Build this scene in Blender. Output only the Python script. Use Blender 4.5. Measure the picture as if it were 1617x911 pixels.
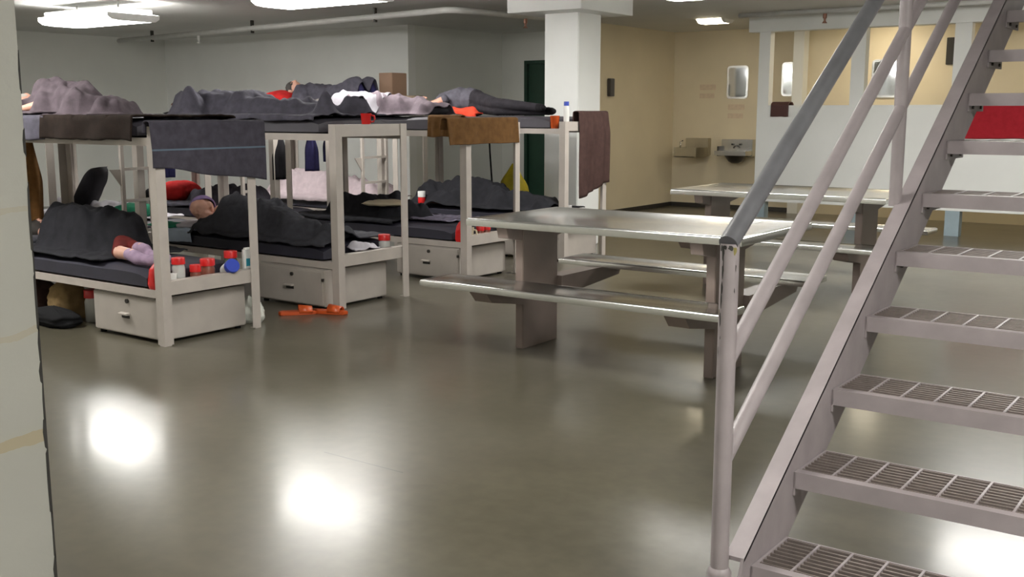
import bpy, bmesh, math, random
import numpy as np
from mathutils import Vector, Matrix, noise
for o in list(bpy.data.objects): bpy.data.objects.remove(o)
SC = bpy.context.scene; COL = SC.collection
# ------------------------------------------------------------------ camera, world, exposure
EYE = 1.40
cd = bpy.data.cameras.new('camera'); cam = bpy.data.objects.new('camera', cd); COL.objects.link(cam)
cd.sensor_width = 36.0; cd.lens = 1680.0 / 1617.0 * 36.0; cd.clip_start = 0.05
cam.location = (0, 0, EYE)
cam.rotation_euler = (math.radians(90) - math.atan(277.5 / 1680.0), 0, math.radians(36.0))
SC.camera = cam
W = bpy.data.worlds.new('world'); SC.world = W; W.use_nodes = True
W.node_tree.nodes['Background'].inputs[0].default_value = (0.5, 0.52, 0.55, 1)
W.node_tree.nodes['Background'].inputs[1].default_value = 0.05
SC.view_settings.view_transform = 'Standard'; SC.view_settings.look = 'None'
SC.view_settings.gamma = 1.0; SC.view_settings.use_curve_mapping = False
SC.view_settings.exposure = 0.50
LAMP = 26.0                                    # emission strength of a fluorescent diffuser
CEIL = 2.58; LZ = 2.36
# ------------------------------------------------------------------ materials
def mat(name, col, rough=0.6, metal=0.0, var=0.08, scale=6.0, bump=0.0, bscale=40.0, spec=0.5, emit=None, alpha=None, coat=0.0):
    m = bpy.data.materials.new(name); m.use_nodes = True; nt = m.node_tree; b = nt.nodes['Principled BSDF']
    b.inputs['Roughness'].default_value = rough; b.inputs['Metallic'].default_value = metal
    b.inputs['Specular IOR Level'].default_value = spec; b.inputs['Coat Weight'].default_value = coat
    tc = nt.nodes.new('ShaderNodeTexCoord')
    n = nt.nodes.new('ShaderNodeTexNoise'); n.inputs['Scale'].default_value = scale; n.inputs['Detail'].default_value = 5
    nt.links.new(tc.outputs['Object'], n.inputs['Vector'])
    r = nt.nodes.new('ShaderNodeValToRGB'); r.color_ramp.elements[0].position = 0.3; r.color_ramp.elements[1].position = 0.7
    r.color_ramp.elements[0].color = (*[c * (1 - var) for c in col], 1); r.color_ramp.elements[1].color = (*[min(1, c * (1 + var)) for c in col], 1)
    nt.links.new(n.outputs['Fac'], r.inputs['Fac']); nt.links.new(r.outputs['Color'], b.inputs['Base Color'])
    if bump:
        n2 = nt.nodes.new('ShaderNodeTexNoise'); n2.inputs['Scale'].default_value = bscale; n2.inputs['Detail'].default_value = 3
        nt.links.new(tc.outputs['Object'], n2.inputs['Vector'])
        bp = nt.nodes.new('ShaderNodeBump'); bp.inputs['Strength'].default_value = bump; bp.inputs['Distance'].default_value = 0.01
        nt.links.new(n2.outputs['Fac'], bp.inputs['Height']); nt.links.new(bp.outputs['Normal'], b.inputs['Normal'])
    if emit:
        b.inputs['Emission Color'].default_value = (*emit[0], 1); b.inputs['Emission Strength'].default_value = emit[1]
    if alpha is not None:
        b.inputs['Transmission Weight'].default_value = alpha
    return m
M = {}
def mk(k, *a, **kw): M[k] = mat(k, *a, **kw)
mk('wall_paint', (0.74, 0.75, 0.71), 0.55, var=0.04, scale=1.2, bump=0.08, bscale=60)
mk('white_paint', (0.82, 0.83, 0.81), 0.5, var=0.03, scale=2, bump=0.06, bscale=60)
mk('warm_tinted_paint', (0.67, 0.59, 0.43), 0.5, var=0.05, scale=1.5, bump=0.08, bscale=60)  # light grey washroom walls, with the warm light tinted into their colour
mk('ceiling_paint', (0.66, 0.66, 0.64), 0.7, var=0.05, scale=1.0)
mk('bunk_paint', (0.41, 0.37, 0.335), 0.45, var=0.06, scale=8)
mk('locker_paint', (0.38, 0.345, 0.31), 0.45, var=0.06, scale=6)
mk('stair_paint', (0.30, 0.262, 0.268), 0.42, var=0.10, scale=9, bump=0.05)
mk('rail_grey', (0.13, 0.13, 0.14), 0.35, var=0.15, scale=12)
mk('grating_steel', (0.20, 0.165, 0.15), 0.5, var=0.15, scale=30, metal=0.3)
mk('chip_dark', (0.03, 0.028, 0.025), 0.7)
mk('pedestal_paint', (0.20, 0.155, 0.135), 0.45, var=0.06, scale=7)
mk('stainless', (0.68, 0.68, 0.66), 0.21, metal=1.0, var=0.06, scale=5)
mk('stainless_dull', (0.50, 0.46, 0.36), 0.35, metal=1.0, var=0.06, scale=8)
mk('mirror_steel', (0.72, 0.74, 0.76), 0.06, metal=1.0, var=0.02)
mk('leg_blue_grey', (0.30, 0.38, 0.42), 0.5)  # blue-grey tone of the partition legs, below the white panel
mk('bench_white', (0.75, 0.75, 0.72), 0.35)
mk('green_door', (0.012, 0.05, 0.028), 0.35, var=0.1)
mk('fixture_white', (0.75, 0.75, 0.74), 0.5)
mk('lamp_diffuser', (0.9, 0.9, 0.9), 0.4, emit=((1.0, 0.98, 0.93), LAMP))
mk('lamp_warm', (0.9, 0.9, 0.9), 0.4, emit=((1.0, 0.86, 0.62), LAMP * 0.50))
mk('lamp_off', (0.62, 0.62, 0.60), 0.35)
mk('pipe_paint', (0.62, 0.62, 0.60), 0.5)
mk('brass', (0.35, 0.18, 0.13), 0.4, metal=0.5)
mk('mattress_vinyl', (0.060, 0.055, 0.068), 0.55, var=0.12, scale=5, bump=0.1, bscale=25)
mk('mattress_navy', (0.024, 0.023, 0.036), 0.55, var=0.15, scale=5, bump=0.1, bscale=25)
def wool(k, c, v=0.2): mk(k, c, 0.95, var=v, scale=18, bump=0.35, bscale=220, spec=0.15)
wool('wool_mauve', (0.105, 0.084, 0.098)); wool('wool_bluegrey', (0.078, 0.074, 0.095)); wool('wool_dark', (0.020, 0.020, 0.024))
wool('wool_grey', (0.045, 0.045, 0.053)); wool('wool_brown_dark', (0.020, 0.013, 0.010)); wool('wool_maroon', (0.060, 0.034, 0.030))
wool('towel_brown', (0.115, 0.058, 0.020)); wool('cloth_white', (0.46, 0.44, 0.48), 0.06); wool('cloth_pink', (0.46, 0.385, 0.41), 0.08); wool('cloth_dark_red', (0.10, 0.012, 0.010))
wool('cloth_red', (0.45, 0.02, 0.02)); wool('cloth_orange_red', (0.60, 0.06, 0.03)); wool('cloth_green', (0.02, 0.16, 0.09)); wool('cloth_ice', (0.42, 0.50, 0.62), 0.05)
wool('sheet_white_dimmed', (0.20, 0.19, 0.21), 0.06); wool('cloth_navy', (0.022, 0.020, 0.065)); wool('cloth_black', (0.012, 0.011, 0.013)); wool('cloth_purple', (0.24, 0.17, 0.33)); wool('cloth_lilac', (0.33, 0.24, 0.34))  # bed sheet: same white cloth, colour darkened against the strong lamp above it
wool('shirt_grey', (0.115, 0.11, 0.135)); wool('trouser_grey', (0.035, 0.032, 0.038)); wool('jacket_tan', (0.20, 0.10, 0.035)); wool('bag_khaki', (0.28, 0.19, 0.09)); wool('cloth_flower', (0.22, 0.20, 0.27), 0.5)
wool('carpet_red', (0.36, 0.02, 0.03), 0.1); wool('cloth_olive', (0.10, 0.10, 0.05))
mk('skin_light', (0.55, 0.30, 0.22), 0.5, var=0.06, scale=12); mk('skin_brown', (0.20, 0.10, 0.065), 0.5, var=0.06, scale=12)
mk('hair_dark', (0.02, 0.015, 0.012), 0.7); mk('hair_grey', (0.40, 0.37, 0.34), 0.8)
mk('plastic_red', (0.55, 0.015, 0.015), 0.3, var=0.02); mk('plastic_orange', (0.50, 0.075, 0.012), 0.4, var=0.05); mk('plastic_blue', (0.03, 0.06, 0.40), 0.3, var=0.02)
mk('plastic_white', (0.72, 0.72, 0.70), 0.35, var=0.02); mk('plastic_clear', (0.45, 0.45, 0.43), 0.15, var=0.02, coat=0.5); mk('jar_brown', (0.18, 0.06, 0.04), 0.2); mk('jar_green', (0.09, 0.12, 0.08), 0.2)
mk('label_teal', (0.02, 0.28, 0.38), 0.4); mk('bag_yellow', (0.62, 0.50, 0.02), 0.4, var=0.1, scale=20); mk('bag_white', (0.62, 0.64, 0.58), 0.4, var=0.1); mk('cardboard', (0.21, 0.13, 0.085), 0.8)
mk('wicker', (0.20, 0.15, 0.10), 0.8, var=0.3, scale=60); mk('rubber_black', (0.010, 0.010, 0.011), 0.9, spec=0.1); mk('foam_cream', (0.55, 0.48, 0.34), 0.6)
mk('stain_pink', (0.62, 0.50, 0.37), 0.6, var=0.08, scale=20); mk('brown_box', (0.07, 0.022, 0.018), 0.6); mk('steel_dark', (0.06, 0.055, 0.05), 0.4, metal=0.6)

def floor_material():
    m = bpy.data.materials.new('polished_concrete'); m.use_nodes = True; nt = m.node_tree; b = nt.nodes['Principled BSDF']; L = nt.links.new
    tc = nt.nodes.new('ShaderNodeTexCoord')
    def nz(s, d=6, dist=0.0):
        n = nt.nodes.new('ShaderNodeTexNoise'); n.inputs['Scale'].default_value = s; n.inputs['Detail'].default_value = d; n.inputs['Distortion'].default_value = dist
        L(tc.outputs['Object'], n.inputs['Vector']); return n
    a = nz(0.8, 4, 0.5); r = nt.nodes.new('ShaderNodeValToRGB'); e = r.color_ramp.elements
    e[0].position = 0.18; e[0].color = (0.060, 0.053, 0.036, 1); e[1].position = 0.84; e[1].color = (0.102, 0.092, 0.066, 1)
    r.color_ramp.interpolation = 'EASE'; L(a.outputs['Fac'], r.inputs['Fac'])
    sp = nz(14, 2); sr = nt.nodes.new('ShaderNodeMapRange'); sr.inputs[1].default_value = 0.1; sr.inputs[2].default_value = 0.9; sr.interpolation_type = 'SMOOTHERSTEP'; sr.inputs[3].default_value = 0.88; sr.inputs[4].default_value = 1.10
    L(sp.outputs['Fac'], sr.inputs[0])
    mx = nt.nodes.new('ShaderNodeMix'); mx.data_type = 'RGBA'; mx.blend_type = 'MULTIPLY'; mx.inputs[0].default_value = 1
    L(r.outputs['Color'], mx.inputs[6]); L(sr.outputs[0], mx.inputs[7])
    # hairline control joint along X at one Y
    sx = nt.nodes.new('ShaderNodeSeparateXYZ'); L(tc.outputs['Object'], sx.inputs[0])
    s1 = nt.nodes.new('ShaderNodeMath'); s1.operation = 'SUBTRACT'; L(sx.outputs[1], s1.inputs[0]); s1.inputs[1].default_value = 3.0
    ab = nt.nodes.new('ShaderNodeMath'); ab.operation = 'ABSOLUTE'; L(s1.outputs[0], ab.inputs[0])
    lt = nt.nodes.new('ShaderNodeMath'); lt.operation = 'LESS_THAN'; L(ab.outputs[0], lt.inputs[0]); lt.inputs[1].default_value = 0.0035
    cx_ = nt.nodes.new('ShaderNodeMath'); cx_.operation = 'COMPARE'; L(sx.outputs[0], cx_.inputs[0]); cx_.inputs[1].default_value = -2.93; cx_.inputs[2].default_value = 0.22
    mm = nt.nodes.new('ShaderNodeMath'); mm.operation = 'MULTIPLY'; L(lt.outputs[0], mm.inputs[0]); L(cx_.outputs[0], mm.inputs[1])
    mj = nt.nodes.new('ShaderNodeMix'); mj.data_type = 'RGBA'; L(mm.outputs[0], mj.inputs[0]); L(mx.outputs[2], mj.inputs[6]); mj.inputs[7].default_value = (0.03, 0.028, 0.02, 1)
    L(mj.outputs[2], b.inputs['Base Color'])
    q = nz(1.5, 2, 0.3); rr = nt.nodes.new('ShaderNodeMapRange'); rr.inputs[1].default_value = 0.3; rr.inputs[2].default_value = 0.7; rr.inputs[3].default_value = 0.277; rr.inputs[4].default_value = 0.31
    rr.inputs[1].default_value = 0.15; rr.inputs[2].default_value = 0.85; rr.interpolation_type = 'SMOOTHERSTEP'; L(q.outputs['Fac'], rr.inputs[0])
    # polish worn off where people step on and off the stairs
    dv = nt.nodes.new('ShaderNodeVectorMath'); dv.operation = 'DISTANCE'; L(tc.outputs['Object'], dv.inputs[0]); dv.inputs[1].default_value = (-1.75, 3.0, 0)
    wr_ = nt.nodes.new('ShaderNodeMapRange'); wr_.interpolation_type = 'SMOOTHERSTEP'; wr_.inputs[1].default_value = 0.35; wr_.inputs[2].default_value = 1.5; wr_.inputs[3].default_value = 0.06; wr_.inputs[4].default_value = 0.5
    L(dv.outputs['Value'], wr_.inputs[0]); L(wr_.outputs[0], b.inputs['Specular IOR Level']); L(rr.outputs[0], b.inputs['Roughness'])
    cw = nt.nodes.new('ShaderNodeMath'); cw.operation = 'MULTIPLY'; L(wr_.outputs[0], cw.inputs[0]); cw.inputs[1].default_value = 0.5; L(cw.outputs[0], b.inputs['Coat Weight']); b.inputs['Coat Roughness'].default_value = 0.13
    return m
M['floor'] = floor_material()
def stripe_wool(k, base, line, z0, z1):
    m = mat(k, base, 0.95, var=0.2, scale=18, bump=0.35, bscale=220, spec=0.15); nt = m.node_tree; L = nt.links.new; b = nt.nodes['Principled BSDF']
    tc = nt.nodes.new('ShaderNodeTexCoord'); sx = nt.nodes.new('ShaderNodeSeparateXYZ'); L(tc.outputs['Object'], sx.inputs[0])
    nn = nt.nodes.new('ShaderNodeMapRange'); nn.inputs[1].default_value = z0; nn.inputs[2].default_value = z1; L(sx.outputs[2], nn.inputs[0]); nn.clamp = False
    pp = nt.nodes.new('ShaderNodeMath'); pp.operation = 'COMPARE'; L(nn.outputs[0], pp.inputs[0]); pp.inputs[1].default_value = 0.5; pp.inputs[2].default_value = 0.5
    old = b.inputs['Base Color'].links[0].from_socket
    mj = nt.nodes.new('ShaderNodeMix'); mj.data_type = 'RGBA'; L(pp.outputs[0], mj.inputs[0]); L(old, mj.inputs[6]); mj.inputs[7].default_value = (*line, 1)
    L(mj.outputs[2], b.inputs['Base Color']); M[k] = m
stripe_wool('wool_striped', (0.052, 0.048, 0.062), (0.10, 0.14, 0.18), -0.160, -0.150)
def stained_paint():
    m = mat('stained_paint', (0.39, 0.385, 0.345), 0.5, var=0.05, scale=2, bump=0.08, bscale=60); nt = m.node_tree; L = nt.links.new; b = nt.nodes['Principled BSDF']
    tc = nt.nodes.new('ShaderNodeTexCoord'); sx = nt.nodes.new('ShaderNodeSeparateXYZ'); L(tc.outputs['Object'], sx.inputs[0])
    n = nt.nodes.new('ShaderNodeTexNoise'); n.inputs['Scale'].default_value = 9; n.inputs['Detail'].default_value = 6; L(tc.outputs['Object'], n.inputs['Vector'])
    old = b.inputs['Base Color'].links[0].from_socket
    for zc, w, k in ((0.655, 0.016, 0.55), (0.90, 0.008, 0.3), (1.18, 0.006, 0.25)):
        a = nt.nodes.new('ShaderNodeMath'); a.operation = 'MULTIPLY_ADD'; L(n.outputs['Fac'], a.inputs[0]); a.inputs[1].default_value = 0.05; L(sx.outputs[2], a.inputs[2])
        c = nt.nodes.new('ShaderNodeMath'); c.operation = 'COMPARE'; L(a.outputs[0], c.inputs[0]); c.inputs[1].default_value = zc + 0.025; c.inputs[2].default_value = w
        g = nt.nodes.new('ShaderNodeMath'); g.operation = 'MULTIPLY'; L(c.outputs[0], g.inputs[0]); g.inputs[1].default_value = k
        mj = nt.nodes.new('ShaderNodeMix'); mj.data_type = 'RGBA'; L(g.outputs[0], mj.inputs[0]); L(old, mj.inputs[6]); mj.inputs[7].default_value = (0.36, 0.28, 0.13, 1); old = mj.outputs[2]
    L(old, b.inputs['Base Color']); M['stained_paint'] = m
stained_paint()
# ------------------------------------------------------------------ mesh helpers
def box(bm, x0, x1, y0, y1, z0, z1, mtx=None):
    vs = [bm.verts.new(p) for p in ((x0,y0,z0),(x1,y0,z0),(x1,y1,z0),(x0,y1,z0),(x0,y0,z1),(x1,y0,z1),(x1,y1,z1),(x0,y1,z1))]
    for f in ((0,3,2,1),(4,5,6,7),(0,1,5,4),(1,2,6,5),(2,3,7,6),(3,0,4,7)): bm.faces.new([vs[i] for i in f])
    if mtx: bmesh.ops.transform(bm, matrix=mtx, verts=vs)
    return vs
def tube(bm, pts, r, n=12, cap=True):
    pts = [Vector(p) for p in pts]; rings = []
    for i, p in enumerate(pts):
        d = (pts[min(i+1, len(pts)-1)] - pts[max(i-1, 0)]).normalized()
        a = d.cross(Vector((0,0,1))) if abs(d.z) < 0.95 else d.cross(Vector((1,0,0))); a.normalize(); c = d.cross(a)
        rr = r[i] if isinstance(r, (list, tuple)) else r
        rings.append([bm.verts.new(p + (a*math.cos(t) + c*math.sin(t))*rr) for t in [2*math.pi*k/n for k in range(n)]])
    for A, B in zip(rings, rings[1:]):
        for k in range(n): bm.faces.new((A[k], A[(k+1)%n], B[(k+1)%n], B[k]))
    if cap: bm.faces.new(rings[0][::-1]); bm.faces.new(rings[-1])
def lathe(bm, prof, n=20, c=(0,0,0)):
    rings = [[bm.verts.new((c[0]+max(r,1e-4)*math.cos(2*math.pi*k/n), c[1]+max(r,1e-4)*math.sin(2*math.pi*k/n), c[2]+z)) for k in range(n)] for r, z in prof]
    for A, B in zip(rings, rings[1:]):
        for k in range(n): bm.faces.new((A[k], A[(k+1)%n], B[(k+1)%n], B[k]))
    bm.faces.new(rings[0][::-1]); bm.faces.new(rings[-1])
def prism(bm, poly, axis, a, b):
    """extrude a 2D polygon along an axis: axis 'x' -> poly is (y,z); 'y' -> (x,z); 'z' -> (x,y)"""
    def P(q, t): return (t, q[0], q[1]) if axis == 'x' else (q[0], t, q[1]) if axis == 'y' else (q[0], q[1], t)
    A = [bm.verts.new(P(q, a)) for q in poly]; B = [bm.verts.new(P(q, b)) for q in poly]; n = len(poly)
    bm.faces.new(A); bm.faces.new(B[::-1])
    for i in range(n): bm.faces.new((A[i], B[i], B[(i+1)%n], A[(i+1)%n]))
def obj(name, bm, m, parent=None, smooth=False, bevel=0.0, loc=None):
    bmesh.ops.recalc_face_normals(bm, faces=bm.faces[:])
    if bevel: bmesh.ops.bevel(bm, geom=bm.edges[:], offset=bevel, segments=2, affect='EDGES', clamp_overlap=True)
    me = bpy.data.meshes.new(name); bm.to_mesh(me); bm.free()
    ms = m if isinstance(m, (list, tuple)) else [m]
    for q in ms: me.materials.append(M[q])
    if smooth: me.shade_smooth()
    if smooth == 'auto':
        try: me.set_sharp_from_angle(angle=math.radians(40))
        except Exception: pass
    o = bpy.data.objects.new(name, me); COL.objects.link(o)
    if parent is not None: o.parent = parent
    if loc: o.location = loc
    return o
def B(*boxes):
    bm = bmesh.new()
    for b in boxes: box(bm, *b)
    return bm
def tag(o, label, cat, group=None):
    o['label'] = label; o['category'] = cat
    if group: o['group'] = group
    return o
def thing(name, label, cat, loc=(0,0,0), rz=0.0, group=None):
    o = bpy.data.objects.new(name, None); COL.objects.link(o); o.empty_display_size = 0.1
    o.location = loc; o.rotation_euler = (0, 0, rz); return tag(o, label, cat, group)
def struct(name, bm, m, **k):
    o = obj(name, bm, m, **k); o['kind'] = 'structure'; return o
def dup(root, loc, rz=None, label=None, group=None):
    r = root.copy(); COL.objects.link(r); r.location = loc
    if rz is not None: r.rotation_euler = (0, 0, rz)
    if label: r['label'] = label
    if group: r['group'] = group
    for ch in list(root.children):
        c = ch.copy(); COL.objects.link(c); c.parent = r
        for g in list(ch.children):
            d = g.copy(); COL.objects.link(d); d.parent = c
    return r
# ------------------------------------------------------------------ the room
XW, YN, XA, YA, XT, YB, YP = -15.17, 11.15, -9.85, 13.30, -7.60, 14.60, 12.80
XE, YS, XL, YL = 2.6, -2.8, -2.29, 1.30
struct('floor', B((XW-0.2, XE+0.2, YS-0.2, YB+0.2, -0.1, 0)), 'floor')
OX0, OX1, OY0, OY1 = -1.45, 0.05, 4.3, 7.4                      # stair opening in the ceiling
struct('ceiling', B((XW-0.2, OX0, YS-0.2, YB+0.2, CEIL, CEIL+0.12), (OX1, XE+0.2, YS-0.2, YB+0.2, CEIL, CEIL+0.12),
       (OX0, OX1, YS-0.2, OY0, CEIL, CEIL+0.12), (OX0, OX1, OY1, YB+0.2, CEIL, CEIL+0.12)), 'ceiling_paint')
struct('trim_1', B((OX0-0.1, OX0, OY0-0.1, OY1+0.1, CEIL+0.12, 4.6), (OX1, OX1+0.1, OY0-0.1, OY1+0.1, CEIL+0.12, 4.6), (OX0, OX1, OY0-0.1, OY0, CEIL+0.12, 4.6),
       (OX0, OX1, OY1, OY1+0.1, CEIL+0.12, 4.6), (OX0-0.1, OX1+0.1, OY0-0.1, OY1+0.1, 4.6, 4.7)), 'wall_paint')
struct('wall_west', B((XW-0.15, XW, YL, YN+0.15, 0, CEIL)), 'wall_paint')
struct('wall_north', B((XW, XA, YN, YN+0.15, 0, CEIL)), 'white_paint')
struct('wall_alcove_west', B((XA-0.15, XA, YN+0.15, YA+0.15, 0, CEIL)), 'wall_paint')
DX0, DX1, DZ = -9.44, -8.48, 2.17
struct('wall_alcove_north', B((XA, DX0, YA, YA+0.15, 0, CEIL), (DX1, XT-0.15, YA, YA+0.15, 0, CEIL), (DX0, DX1, YA, YA+0.15, DZ, CEIL)), 'wall_paint')
d = struct('door_1', B((DX0+0.05, DX1-0.05, YA+0.05, YA+0.10, 0.01, DZ-0.05)), 'green_door', bevel=0.004)
obj('door_frame', B((DX0, DX0+0.05, YA+0.002, YA+0.14, 0, DZ), (DX1-0.05, DX1, YA+0.002, YA+0.14, 0, DZ), (DX0+0.05, DX1-0.05, YA+0.002, YA+0.14, DZ-0.05, DZ)), 'green_door', d)
bm = bmesh.new(); tube(bm, [(DX1-0.14, YA+0.05, 1.0), (DX1-0.14, YA-0.01, 1.0), (DX1-0.25, YA-0.01, 1.0)], 0.011, 10); obj('door_handle', bm, 'stainless', d, smooth=True)
struct('wall_washroom_west', B((XT-0.15, XT, 12.35, YB+0.15, 0, CEIL)), 'warm_tinted_paint')
struct('wall_washroom_north', B((XT, XE, YB, YB+0.15, 0, CEIL)), 'warm_tinted_paint')
struct('wall_east', B((XE, XE+0.15, YS, YB, 0, CEIL)), 'wall_paint')
struct('wall_south', B((XL, XE, YS-0.15, YS, 0, CEIL)), 'wall_paint')
# near wall stub on the left, seen at a grazing angle, with chipped paint along its corner
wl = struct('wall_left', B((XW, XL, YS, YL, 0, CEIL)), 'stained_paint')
random.seed(5); bm = bmesh.new(); z = 0.02
while z < 2.4:
    h = random.uniform(0.05, 0.16); w = random.uniform(0.0015, 0.004) if z > 0.8 else random.uniform(0.003, 0.0055)
    if random.random() < (0.95 if z < 0.75 else 0.72 if z < 1.2 else 0.25):
        prism(bm, [(YL-w, z), (YL+0.0015, z-0.01), (YL+0.0015, z+h), (YL-w*random.uniform(.3,1), z+h*0.9), (YL-w*random.uniform(0.6,1.6), z+h*0.5)], 'x', XL-0.02, XL+0.0012)
    z += h * random.uniform(0.9, 1.05)
obj('paint_chip', bm, 'chip_dark', wl)
# white half-height partition with open bays, posts and soffit in front of the washroom
PX0, SILL, HEAD = -5.49, 1.49, 2.39
pt = struct('wall_partition', B((PX0, XE, YP, YP+0.14, 0.29, SILL)), 'white_paint', bevel=0.004)
obj('soffit', B((-5.62, XE, YP-0.03, YP+0.17, HEAD, CEIL)), 'white_paint', pt)
for x0, x1 in ((PX0, -5.345), (-4.325, -4.16), (-3.17, -2.99), (-1.9, -1.74), (-0.7, -0.54), (0.6, 0.76)):
    obj('post', B((x0, x1, YP+0.005, YP+0.135, SILL, HEAD)), 'white_paint', pt)
    obj('leg', B((x0+0.02, x1, YP+0.005, YP+0.135, 0, 0.29)), 'leg_blue_grey', pt)
ww = struct('wall_washroom_wing', B((-5.68, -5.53, 14.42, YB, 0, CEIL)), 'white_paint')
bb = struct('baseboard_washroom', B((XT, XT+0.012, 12.35, YB, 0, 0.06), (XT+0.012, -5.66, YB-0.012, YB, 0, 0.06)), 'steel_dark')
# column with square capital
cl = struct('column', B((-6.41, -5.99, 9.40, 9.84, 0, 2.42)), 'white_paint', bevel=0.008)
obj('capital', B((-6.66, -5.76, 9.08, 10.1, 2.41, CEIL)), 'white_paint', cl, bevel=0.004)
# ------------------------------------------------------------------ ceiling lights and pipe
def fixture(x, y, label, lx=1.22, ly=0.58, m='lamp_diffuser', name='ceiling_light', z=LZ):
    t = thing(name, label, 'ceiling light', (x, y, CEIL), 0, 'fluorescent ceiling lights')
    top = min(0.0, z-CEIL+0.14)
    obj('housing', B((-lx/2+0.03, lx/2-0.03, -ly/2+0.05, ly/2-0.05, z-CEIL+0.07, top)), 'fixture_white', t, bevel=0.005)
    if top < -0.02:
        for s in (-1, 1):
            bm = bmesh.new(); tube(bm, [(s*lx*0.3, 0, top), (s*lx*0.3, 0, 0)], 0.012, 8); obj('stem', bm, 'fixture_white', t)
    bm = bmesh.new(); h = z - CEIL; prof = [(-ly/2, h+0.08), (-ly/2, h+0.04), (-ly/2+0.05, h+0.008), (-ly/4, h), (ly/4, h), (ly/2-0.05, h+0.008), (ly/2, h+0.04), (ly/2, h+0.08)]
    prism(bm, prof, 'x', -lx/2, lx/2); obj('diffuser', bm, m, t)
    for s in (-1, 1):
        bm = bmesh.new(); prism(bm, [(p[0]*1.02, p[1]-0.002) for p in prof], 'x', s*lx/2, s*(lx/2+0.012)); obj('end_cap', bm, 'fixture_white', t)
    return t
fixture(-10.75, 7.05, 'lit fluorescent ceiling light by the grey wall, over the farther bunks', 1.3, 0.62)
fixture(-7.15, 6.95, 'lit fluorescent ceiling light over the gap between the bunk rows')
fixture(-3.86, 8.44, 'lit fluorescent ceiling light above the far steel table')
fixture(-1.55, 9.45, 'lit fluorescent ceiling light behind the staircase, before the partition')
fixture(-6.14, 12.88, 'small warm ceiling light in front of the two washbasins', 0.34, 0.36, 'lamp_warm', z=2.53)
fixture(-4.35, 13.75, 'warm ceiling light inside the washroom, seen above the half wall', 0.62, 0.42, 'lamp_warm', z=2.50)
fixture(-1.6, 13.75, 'warm ceiling light in the washroom behind the staircase', 0.62, 0.42, 'lamp_warm', z=2.50)
fixture(-10.75, 2.9, 'lit fluorescent ceiling light in the aisle behind the left wall')
fixture(-7.15, 2.9, 'lit fluorescent ceiling light in the aisle before the nearest bunk')
fixture(-3.2, 3.2, 'lit fluorescent ceiling light over the open floor by the stair foot')
fixture(0.9, 2.2, 'lit fluorescent ceiling light beside the staircase')
fixture(-0.4, -0.9, 'lit fluorescent ceiling light over the entrance')
pp = thing('sprinkler_pipe', 'white sprinkler pipe running under the ceiling above the bunks', 'pipe', (0, 0, 2.48))
def py_(x): return 9.80 + (x+13.7)*(9.03-9.80)/(-7.35+13.7)
bm = bmesh.new(); tube(bm, [(-14.6, py_(-14.6), 0), (-7.45, py_(-7.45), 0), (-7.36, py_(-7.4)+0.05, 0), (-7.34, 9.15, 0), (-7.05, 10.6, 0)], 0.035, 14); obj('pipe', bm, 'pipe_paint', pp, smooth=True)
for x in (-13.6, -11.05, -8.6): obj('hanger', B((x-0.012, x+0.012, py_(x)-0.02, py_(x)+0.02, -0.06, 0.10)), 'steel_dark', pp)
def sprinkler(parent, x, y):
    bm = bmesh.new(); lathe(bm, [(0.022, 0), (0.022, -0.05), (0.014, -0.055), (0.012, -0.08), (0.028, -0.10), (0.03, -0.105)], 12, (x, y, -0.03)); obj('sprinkler_head', bm, 'pipe_paint' if x < -8 else 'brass', parent, smooth='auto')
sprinkler(pp, -12.35, py_(-12.35)); sprinkler(pp, -7.15, 10.1)
p2 = thing('sprinkler_pipe', 'sprinkler pipe in front of the white soffit', 'pipe', (0, 0, 2.545))
bm = bmesh.new(); tube(bm, [(-5.5, 12.2, 0), (2.4, 12.2, 0)], 0.028, 12); obj('pipe', bm, 'pipe_paint', p2, smooth=True); sprinkler(p2, -4.45, 12.2)
# ------------------------------------------------------------------ staircase
SXI, SW = -1.13, 0.92                           # inner face of left stringer, tread width
N0Y, N0Z, RUN, RISE = 2.706, 0.131, 0.3053, 0.1928
st = thing('staircase', 'painted steel staircase with grated treads and pipe handrails', 'staircase', (SXI, N0Y, 0))
SL = RISE / RUN; T = Vector((0, RUN, RISE)).normalized(); Nn = Vector((0, -T.z, T.y)); NT = 13
def sl(y, off=0.0): return N0Z + SL * y + off    # local: y from first nosing
def stringer(x0, x1, flange):
    bm = bmesh.new(); yt = NT * RUN
    up, dn = 0.062, -0.185
    poly = [(-0.10, 0.0), (-0.045, sl(-0.045, up)), (yt, sl(yt, up)), (yt, sl(yt, dn)), ((-N0Z - dn) / SL, 0.0)]
    prism(bm, poly, 'x', x0, x1)
    top = [(-0.045, sl(-0.045, up)-0.010), (yt, sl(yt, up)-0.010), (yt, sl(yt, up)+0.002), (-0.045, sl(-0.045, up)+0.002)]
    prism(bm, top, 'x', min(x0, flange), max(x1, flange))
    return bm
obj('stringer', stringer(-0.010, 0.0, -0.055), 'stair_paint', st)
obj('stringer', stringer(SW, SW + 0.010, SW + 0.055), 'stair_paint', st)
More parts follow.
